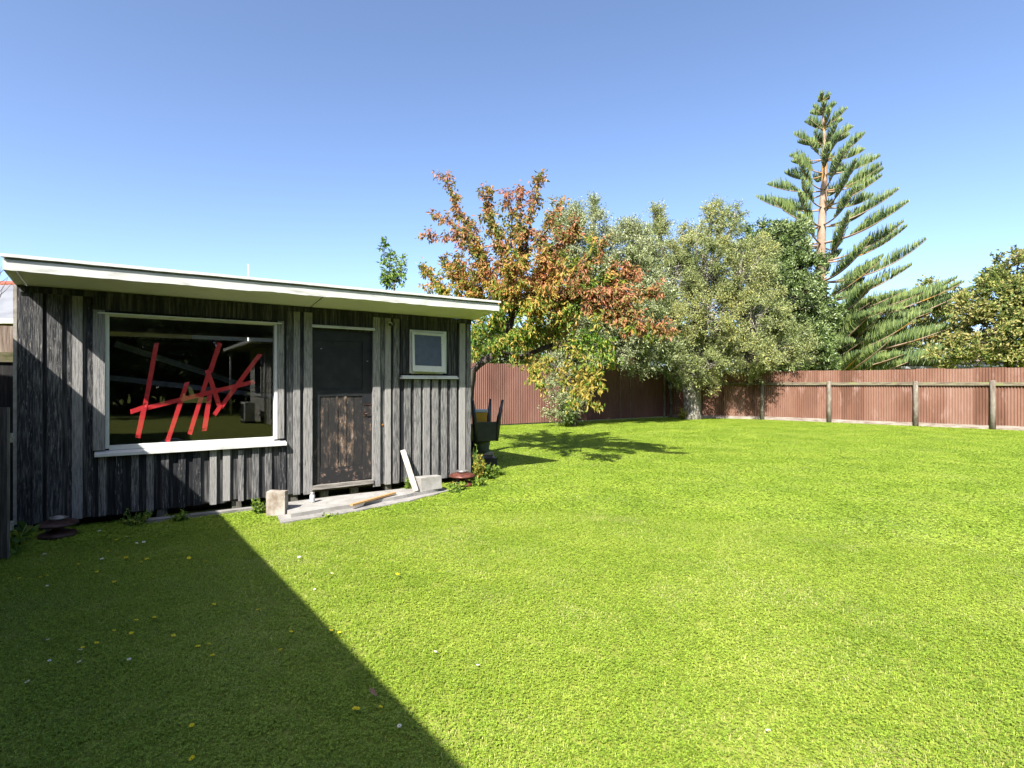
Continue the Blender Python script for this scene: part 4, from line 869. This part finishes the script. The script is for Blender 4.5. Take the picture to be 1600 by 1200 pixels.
# house A on the left: throws the long shadow
HA = 2.72; sA = 1.70 - .89 * HA; nA = -.40
tilt = math.atan(.047)
hA = empty('neighbour_house', S(sA, nA), ANG + tilt, label='single-storey brown house left of the viewer that shades the lawn', cat='house')
w_ = MB(); w_.box(-7, -.5, -13, -.0, 0, 2.62); boards(w_, (-.5, -13, 0), (-.5, 0, 0), (1, 0, 0), .3, 2.6); w_.build('wall', M['darkwall'], hA)  # unseen wall coloured dark to cut light bounced into the shadow
r_ = MB(); r_.add([(0, -13.4, HA), (0, 0, HA), (-4, 0, HA + .9), (-4, -13.4, HA + .9), (0, -13.4, HA - .12), (0, 0, HA - .12), (-4, 0, HA + .78), (-4, -13.4, HA + .78),
                   (-8, 0, HA), (-8, -13.4, HA), (-8, 0, HA - .12), (-8, -13.4, HA - .12)],
                  [(0, 1, 2, 3), (4, 7, 6, 5), (0, 4, 5, 1), (3, 2, 8, 9), (7, 11, 10, 6), (1, 5, 6, 2), (2, 6, 10, 8), (0, 3, 7, 4), (3, 9, 11, 7), (8, 10, 11, 9)])
r_.build('roof', M['greyroof'], hA)
gt = MB().add([(0, 0, -.15)], []); MB().box(-.49, -.02, -13.3, -.05, HA - .16, HA - .13).build('soffit', M['white'], hA)
for yy in (-3.5, -8.5):
    wd = MB().box(-.498, -.46, yy - .8, yy + .8, .95, 2.15).build('window', M['white'], hA); MB().box(-.462, -.452, yy - .72, yy + .72, 1.03, 2.07).build('pane', M['houseglass'], wd)
# house B behind the viewer (mirrored in the big pane)
hB = empty('white_house', S(4.95, -13.5), ANG, label='white weatherboard house behind the viewer mirrored in the shed window', cat='house')
w_ = MB(); w_.box(.03, 7, -4.2, 0, 0, 2.9); boards(w_, (.03, -4.2, 0), (.03, 0, 0), (-1, 0, 0), .25, 2.9, .18); w_.build('wall', M['wb'], hB)
MB().box(-.6, 7.4, -6.4, .5, 2.92, 3.05).build('roof', M['greyroof'], hB); MB().box(-.72, -.61, -6.4, .5, 2.90, 3.02).build('gutter', M['white'], hB)
wd = MB().box(-.04, .02, -2.9, -1.5, 1.0, 2.5).build('window', M['white'], hB); MB().box(-.05, -.041, -2.75, -1.65, 1.1, 2.4).build('pane', M['houseglass'], wd)
MB().tube([(-.07, -.55, 0), (-.07, -.55, 2.9)], .045, 8).build('downpipe', M['white'], hB)
MB().tube([(-.45, -6.2, 0), (-.45, -6.2, 2.9)], .05, 8).build('verandah_post', M['white'], hB)
hp = empty('heat_pump', S(4.5, -15.3), ANG, label='outdoor heat pump unit against the white house wall behind the viewer', cat='heat pump')
MB().box(-.17, .17, -.45, .45, .08, .78).build('casing', M['white'], hp, .01); MB().box(-.19, -.171, -.38, .2, .15, .7).build('fan_grille', M['plastic'], hp); MB().box(-.2, .2, -.4, .4, 0, .079).build('foot', M['plastic'], hp)
# neighbour's roof at the left edge
hl = empty('neighbour_house', (-24, 13.6, 0), 0, label='house with pale corrugated roof and red ridge showing left of the shed roof', cat='house')
w_ = MB().box(0, 16, 0, 6, 0, 3.0); w_.build('wall', M['darkwall'], hl)
gable('roof', hl, 0, 16, 0, 6, 3.25, 4.5, M['greyroof'], .5, 1)
MB().tube([(-.5, 3, 4.52), (16.5, 3, 4.52)], .10, 8).build('ridge_cap', M['redroof'], hl); MB().box(-.5, 16.5, -.62, -.50, 2.93, 3.05).build('gutter', M['white'], hl)
# red-roofed house behind the back fence
c_ = at(925, 598, 30); hr_ = empty('neighbour_house', (c_.x, 30, 0), 0, label='red-roofed house behind the back fence showing under the tree crowns', cat='house')
MB().box(0, 2.6, 0, 6, 0, 2.4).build('wall', M['darkwall'], hr_); gable('roof', hr_, 0, 2.6, 0, 6, 2.62, 3.4, M['redroof'], .45, 1); MB().box(-.4, 3.0, -.58, -.455, 2.36, 2.46).build('gutter', M['white'], hr_)
# roofs behind the right fence
hq = empty('garage', (at(1405, 598, 33).x, 33, 0), 0, label='low grey flat-roofed garage just showing over the right fence', cat='garage')
MB().box(0, 5, 0, 5, 0, 2.35).build('wall', M['darkwall'], hq); MB().box(-.2, 5.2, -.3, 5.2, 2.36, 2.50).build('roof', M['greyroof'], hq)
hq = empty('neighbour_house', (at(1490, 598, 34).x, 34, 0), 0, label='house with a pinkish tiled roof behind the right end of the fence', cat='house')
MB().box(0, 12, 0, 7, 0, 2.5).build('wall', M['darkwall'], hq); MB().add([(-.5, -.5, 2.6), (12.5, -.5, 2.6), (12.5, 7.5, 2.6), (-.5, 7.5, 2.6), (3.5, 3.5, 3.35), (8.5, 3.5, 3.35)], [(0, 1, 5, 4), (1, 2, 5), (2, 3, 4, 5), (3, 0, 4), (3, 2, 1, 0)]).build('roof', M['tileroof'], hq); MB().box(-.4, 12.4, -.62, -.505, 2.48, 2.62).build('gutter', M['white'], hq)
# mast
p = at(388, 430, 12); ms = empty('mast', (p.x, p.y, 0), 0, label='thin white mast rising behind the shed roof', cat='mast')
MB().tube([(0, 0, 0), (0, 0, 4.12)], .018, 6).build('pole', M['white'], ms)
MB().lathe([(0, 0), (.1, 0), (.1, .03), (.03, .05), (0, .05)]).build('base', M['galv'], ms)
# bare twigs at the left edge
p = at(-6, 430, 8); tw = empty('bare_shrub', (p.x, p.y, 0), 0, label='bare twiggy shrub top at the left end of the shed roof', cat='shrub')
m_ = MB(); top = Vector((0, 0, p.z)); m_.tube([(0, 0, 0), top * .6, top], [.04, .03, .012], 6)
for i in range(14):
    a = top * random.uniform(.82, 1); v = Vector((random.uniform(-.1, .16), random.uniform(-.1, .1), random.uniform(.12, .36))); b = a + v; m_.tube([a, a.lerp(b, .5) + Vector((.02, 0, 0)), b], [.006, .004, .002], 4)
m_.build('stems', M['bark'], tw)

# ------------------------------------------------------------------ flowers
def flower(name, pet, npet, r_, lab, cat, grp):
    e = empty(name, (0, 0, 0), 0, label=lab, cat=cat, group=grp)
    m_ = MB()
    for i in range(npet):
        a = 2 * math.pi * i / npet; ca, sa_ = math.cos(a), math.sin(a); w2 = r_ * (.62 if npet < 7 else .28)
        m_.add([(0, 0, .034), (ca * r_ * .7 - sa_ * w2, sa_ * r_ * .7 + ca * w2, .034 + r_ * .3), (ca * r_, sa_ * r_, .034 + r_ * .45), (ca * r_ * .7 + sa_ * w2, sa_ * r_ * .7 - ca * w2, .034 + r_ * .3)], [(0, 3, 2, 1)])
    m_.build('petals', pet, e); MB().lathe([(r_ * .3, .034), (r_ * .28, .040), (0, .044)], k=8).build('flower_centre', M['ypetal'], e); MB().tube([(0, 0, 0), (.003, 0, .033)], .0013, 4).build('stem', M['weed'], e)
    return e
f1 = flower('buttercup', M['ypetal'], 5, .014, 'small yellow buttercup in the lawn', 'flower', 'yellow buttercups scattered in the lawn')
f2 = flower('daisy', M['wpetal'], 11, .013, 'small white daisy in the lawn', 'flower', 'white daisies scattered in the lawn')
def cp(src, loc, rz_, s_):
    r = src.copy(); COL.objects.link(r); r.location = loc; r.rotation_euler = (random.uniform(-.4, .2), random.uniform(-.3, .3), rz_); r.scale = (s_,) * 3
    for ch_ in src.children:
        c = ch_.copy(); COL.objects.link(c); c.parent = r
Z7 = lambda L_: [(x_ / 2.857, 860 + y_ / 2.857) for x_, y_ in L_]
Z6 = lambda L_: [(400 + x_ / 4, 860 + y_ / 4) for x_, y_ in L_]
Z5 = lambda L_: [(x_ / 5, 640 + y_ / 5) for x_, y_ in L_]
yl = Z7([(87, 124), (183, 118), (203, 118), (437, 94), (513, 142), (561, 35), (637, 51), (655, 37), (842, 35), (925, 48), (348, 63), (949, 240), (1155, 258), (604, 310), (685, 298), (499, 355), (586, 366), (770, 378), (425, 411), (368, 426), (928, 414), (950, 467), (1258, 442), (1293, 357), (880, 427), (859, 763), (871, 913), (1588, 700), (1470, 355), (1515, 360)])
yl += Z6([(877, 155), (765, 965), (625, 982)]) + Z5([(838, 1115), (985, 1160), (1147, 1165), (1473, 1160), (905, 1022)])
wl_ = Z7([(196, 18), (458, 38), (209, 153), (215, 391), (355, 445), (215, 483), (363, 490), (577, 480), (135, 580), (1341, 30), (1475, 108), (1410, 165)])
wl_ += Z6([(1382, 712), (1110, 625), (898, 1082)]) + Z5([(780, 943), (995, 993), (1055, 1045), (1120, 1038), (345, 1130), (800, 1168)]) + [(1203, 1140)]
for lst, src in ((yl, f1), (wl_, f2)):
    for i, (x_, y_) in enumerate(lst):
        p = gp(x_, y_, .036); p.z = 0
        if i == 0: src.location = p
        else: cp(src, p, random.uniform(0, 6.28), random.uniform(.72, .95) * (1 if p.y < 4 else 1.35))
p = gp(583, 1082, .05); put('fallen_leaf', MB().add([(-.05, 0, .0), (-.01, .012, .008), (.05, .002, .004), (.0, -.012, .0), (-.05, 0, -.001), (-.01, .012, .007), (.05, .002, .003), (.0, -.012, -.001)], [(0, 1, 2, 3), (7, 6, 5, 4), (0, 4, 5, 1), (1, 5, 6, 2), (2, 6, 7, 3), (3, 7, 4, 0)]), M['dry'], p, R(-55), 'dry brown leaf in the shaded lawn near the shadow edge', 'leaf')

# ------------------------------------------------------------------ grass (scattered tufts)
GR = mat('grass_blade', [(.30, .425, .045), (.415, .555, .06), (.54, .65, .105), (.76, .75, .33)], (.8, .8, .8), 8, .5, island=.26, lo=.36, hi=.70, coord='World', transl=.42, hsv=.25, spec=.3, nrough=.62, spot=((.80, .74, .36), (1.3, 1.3, 1.3), .54, .22))
CL = mat('clover_leaf', [(.27, .415, .04), (.385, .545, .055), (.51, .63, .09)], (1.1, 1.1, 1.1), 6, .5, island=.35, lo=.33, hi=.72, coord='World', transl=.38, hsv=.22, spec=.3)
def tuft(name, rad, nbl, ncl_, hgt, wid):
    V = []; Fq = []; mi = []
    for i in range(nbl):
        a = random.uniform(0, 6.28); r_ = rad * math.sqrt(random.random()); x_, y_ = r_ * math.cos(a), r_ * math.sin(a)
        b = random.uniform(0, 6.28); l_ = hgt * random.uniform(.5, 1.15); ln = random.uniform(.2, 1.1); dx, dy = math.cos(b), math.sin(b); wx, wy = -dy * wid / 2, dx * wid / 2; k = len(V)
        V += [(x_ - wx, y_ - wy, 0), (x_ + wx, y_ + wy, 0), (x_ + dx * l_ * ln * .4 + wx * .9, y_ + dy * l_ * ln * .4 + wy * .9, l_ * .62), (x_ + dx * l_ * ln * .4 - wx * .9, y_ + dy * l_ * ln * .4 - wy * .9, l_ * .62),
              (x_ + dx * l_ * ln, y_ + dy * l_ * ln, l_ * (.95 - .25 * ln))]
        Fq += [(k, k + 1, k + 2, k + 3), (k + 3, k + 2, k + 4)]; mi += [0, 0]
    for i in range(ncl_):
        a = random.uniform(0, 6.28); r_ = rad * math.sqrt(random.random()); c = Vector((r_ * math.cos(a), r_ * math.sin(a), hgt * random.uniform(.35, .8))); tl_ = Vector((random.uniform(-.35, .35), random.uniform(-.35, .35), 1)).normalized()
        x_ = tl_.cross(Vector((0, 1, 0))).normalized(); y_ = tl_.cross(x_); a0 = random.uniform(0, 6.28); q = wid * 2.6
        for j in range(3):
            t = a0 + j * 2.094; d_ = x_ * math.cos(t) + y_ * math.sin(t); e_ = x_ * -math.sin(t) + y_ * math.cos(t); k = len(V)
            V += [tuple(c), tuple(c + d_ * q * .6 + e_ * q * .48 + tl_ * q * .15), tuple(c + d_ * q), tuple(c + d_ * q * .6 - e_ * q * .48 + tl_ * q * .15)]; Fq.append((k, k + 1, k + 2, k + 3)); mi.append(1)
    me = bpy.data.meshes.new(name); me.from_pydata(V, [], Fq); me.materials.append(GR); me.materials.append(CL); me.polygons.foreach_set('material_index', mi); me.update()
    return bpy.data.objects.new(name, me)
def coll(name, obs):
    c = bpy.data.collections.new(name)
    for o in obs: c.objects.link(o)
    return c
near = coll('near_tufts', [tuft('tuft', .080, 60, 44, .021, .0030) for _ in range(6)])
far = coll('far_tufts', [tuft('tuft', .13, 110, 60, .022, .0056) for _ in range(5)])
def inside(P, poly):
    x_, y_ = P[:, 0], P[:, 1]; c = np.zeros(len(P), bool); n = len(poly)
    for i in range(n):
        x1, y1 = poly[i]; x2, y2 = poly[(i + 1) % n]
        cond = ((y1 > y_) != (y2 > y_)) & (x_ < (x2 - x1) * (y_ - y1) / (y2 - y1 + 1e-12) + x1); c ^= cond
    return c
def scatter(xr, yr, dens, dmin, dmax):
    st = dens ** -.5; gx, gy = np.meshgrid(np.arange(*xr, st), np.arange(*yr, st)); P = np.stack([gx.ravel(), gy.ravel()], 1); P = P + RNG.uniform(-.55, .55, P.shape) * st
    d = np.hypot(P[:, 0], P[:, 1]); P = P[(d >= dmin) & (d < dmax)]
    rel = P - np.array([O.x, O.y]); s_ = rel @ np.array([U.x, U.y]); n_ = rel @ np.array([N.x, N.y]); q = np.stack([s_, n_], 1)
    bad = ((s_ > -.1) & (s_ < SL + .02) & (n_ > .05) & (n_ < SD)) | inside(q, [(3.42 + (a_ - 3.42) * .955, -.66 + (b_ + .66) * .86) for a_, b_ in P1]) | ((s_ > .9) & (s_ < 4.1) & (n_ > -.2) & (n_ < .1)) | (np.hypot(s_ - 4.87, n_ + .27) < .15) | (np.hypot(s_ - .33, n_ + .31) < .15)
    ok = (P[:, 0] > -.99 * P[:, 1] - .8) & (P[:, 0] < 1.05 * P[:, 1] + 2)
    yard = [(-9, -1), (26, -1), (end.x, end.y), (cr_.x, cr_.y), (cb.x, cb.y), (b0.x, b0.y), (-9, 14)]
    ok &= inside(P, yard); return P[ok & ~bad]
def gn_scatter(name, P, cl, smin, smax, label):
    me = bpy.data.meshes.new(name); me.vertices.add(len(P)); me.vertices.foreach_set('co', np.column_stack([P, np.zeros(len(P))]).astype(np.float32).ravel()); me.update()
    o = bpy.data.objects.new(name, me); COL.objects.link(o); tag(o, label, 'grass', kind='stuff')
    ng = bpy.data.node_groups.new(name, 'GeometryNodeTree'); ng.interface.new_socket('Geometry', in_out='INPUT', socket_type='NodeSocketGeometry'); ng.interface.new_socket('Geometry', in_out='OUTPUT', socket_type='NodeSocketGeometry')
    nd = ng.nodes; L = ng.links; gi = nd.new('NodeGroupInput'); go = nd.new('NodeGroupOutput'); ip = nd.new('GeometryNodeInstanceOnPoints'); ci = nd.new('GeometryNodeCollectionInfo')
    ci.inputs['Collection'].default_value = cl; ci.inputs['Separate Children'].default_value = True; ci.inputs['Reset Children'].default_value = True
    rr = nd.new('FunctionNodeRandomValue'); rr.data_type = 'FLOAT_VECTOR'; rr.inputs[0].default_value = (-.03, -.03, 0); rr.inputs[1].default_value = (.03, .03, 6.283)
    rs = nd.new('FunctionNodeRandomValue'); rs.data_type = 'FLOAT'; rs.inputs[2].default_value = smin; rs.inputs[3].default_value = smax; rs.inputs['Seed'].default_value = 5
    L.new(gi.outputs[0], ip.inputs['Points']); L.new(ci.outputs[0], ip.inputs['Instance']); ip.inputs['Pick Instance'].default_value = True
    L.new(rr.outputs[0], ip.inputs['Rotation']); L.new(rs.outputs[1], ip.inputs['Scale']); L.new(ip.outputs[0], go.inputs[0])
    md = o.modifiers.new('g', 'NODES'); md.node_group = ng; return o
gn_scatter('lawn_grass', scatter((-8, 9), (.3, 8), 190, 0, 6.5), near, .93, 1.07, 'short bright green clover and grass of the near lawn')
gn_scatter('far_lawn_grass', scatter((-8, 24), (3, 26), 95, 6.4, 30), far, .95, 1.08, 'short bright green grass of the far lawn up to the fences')
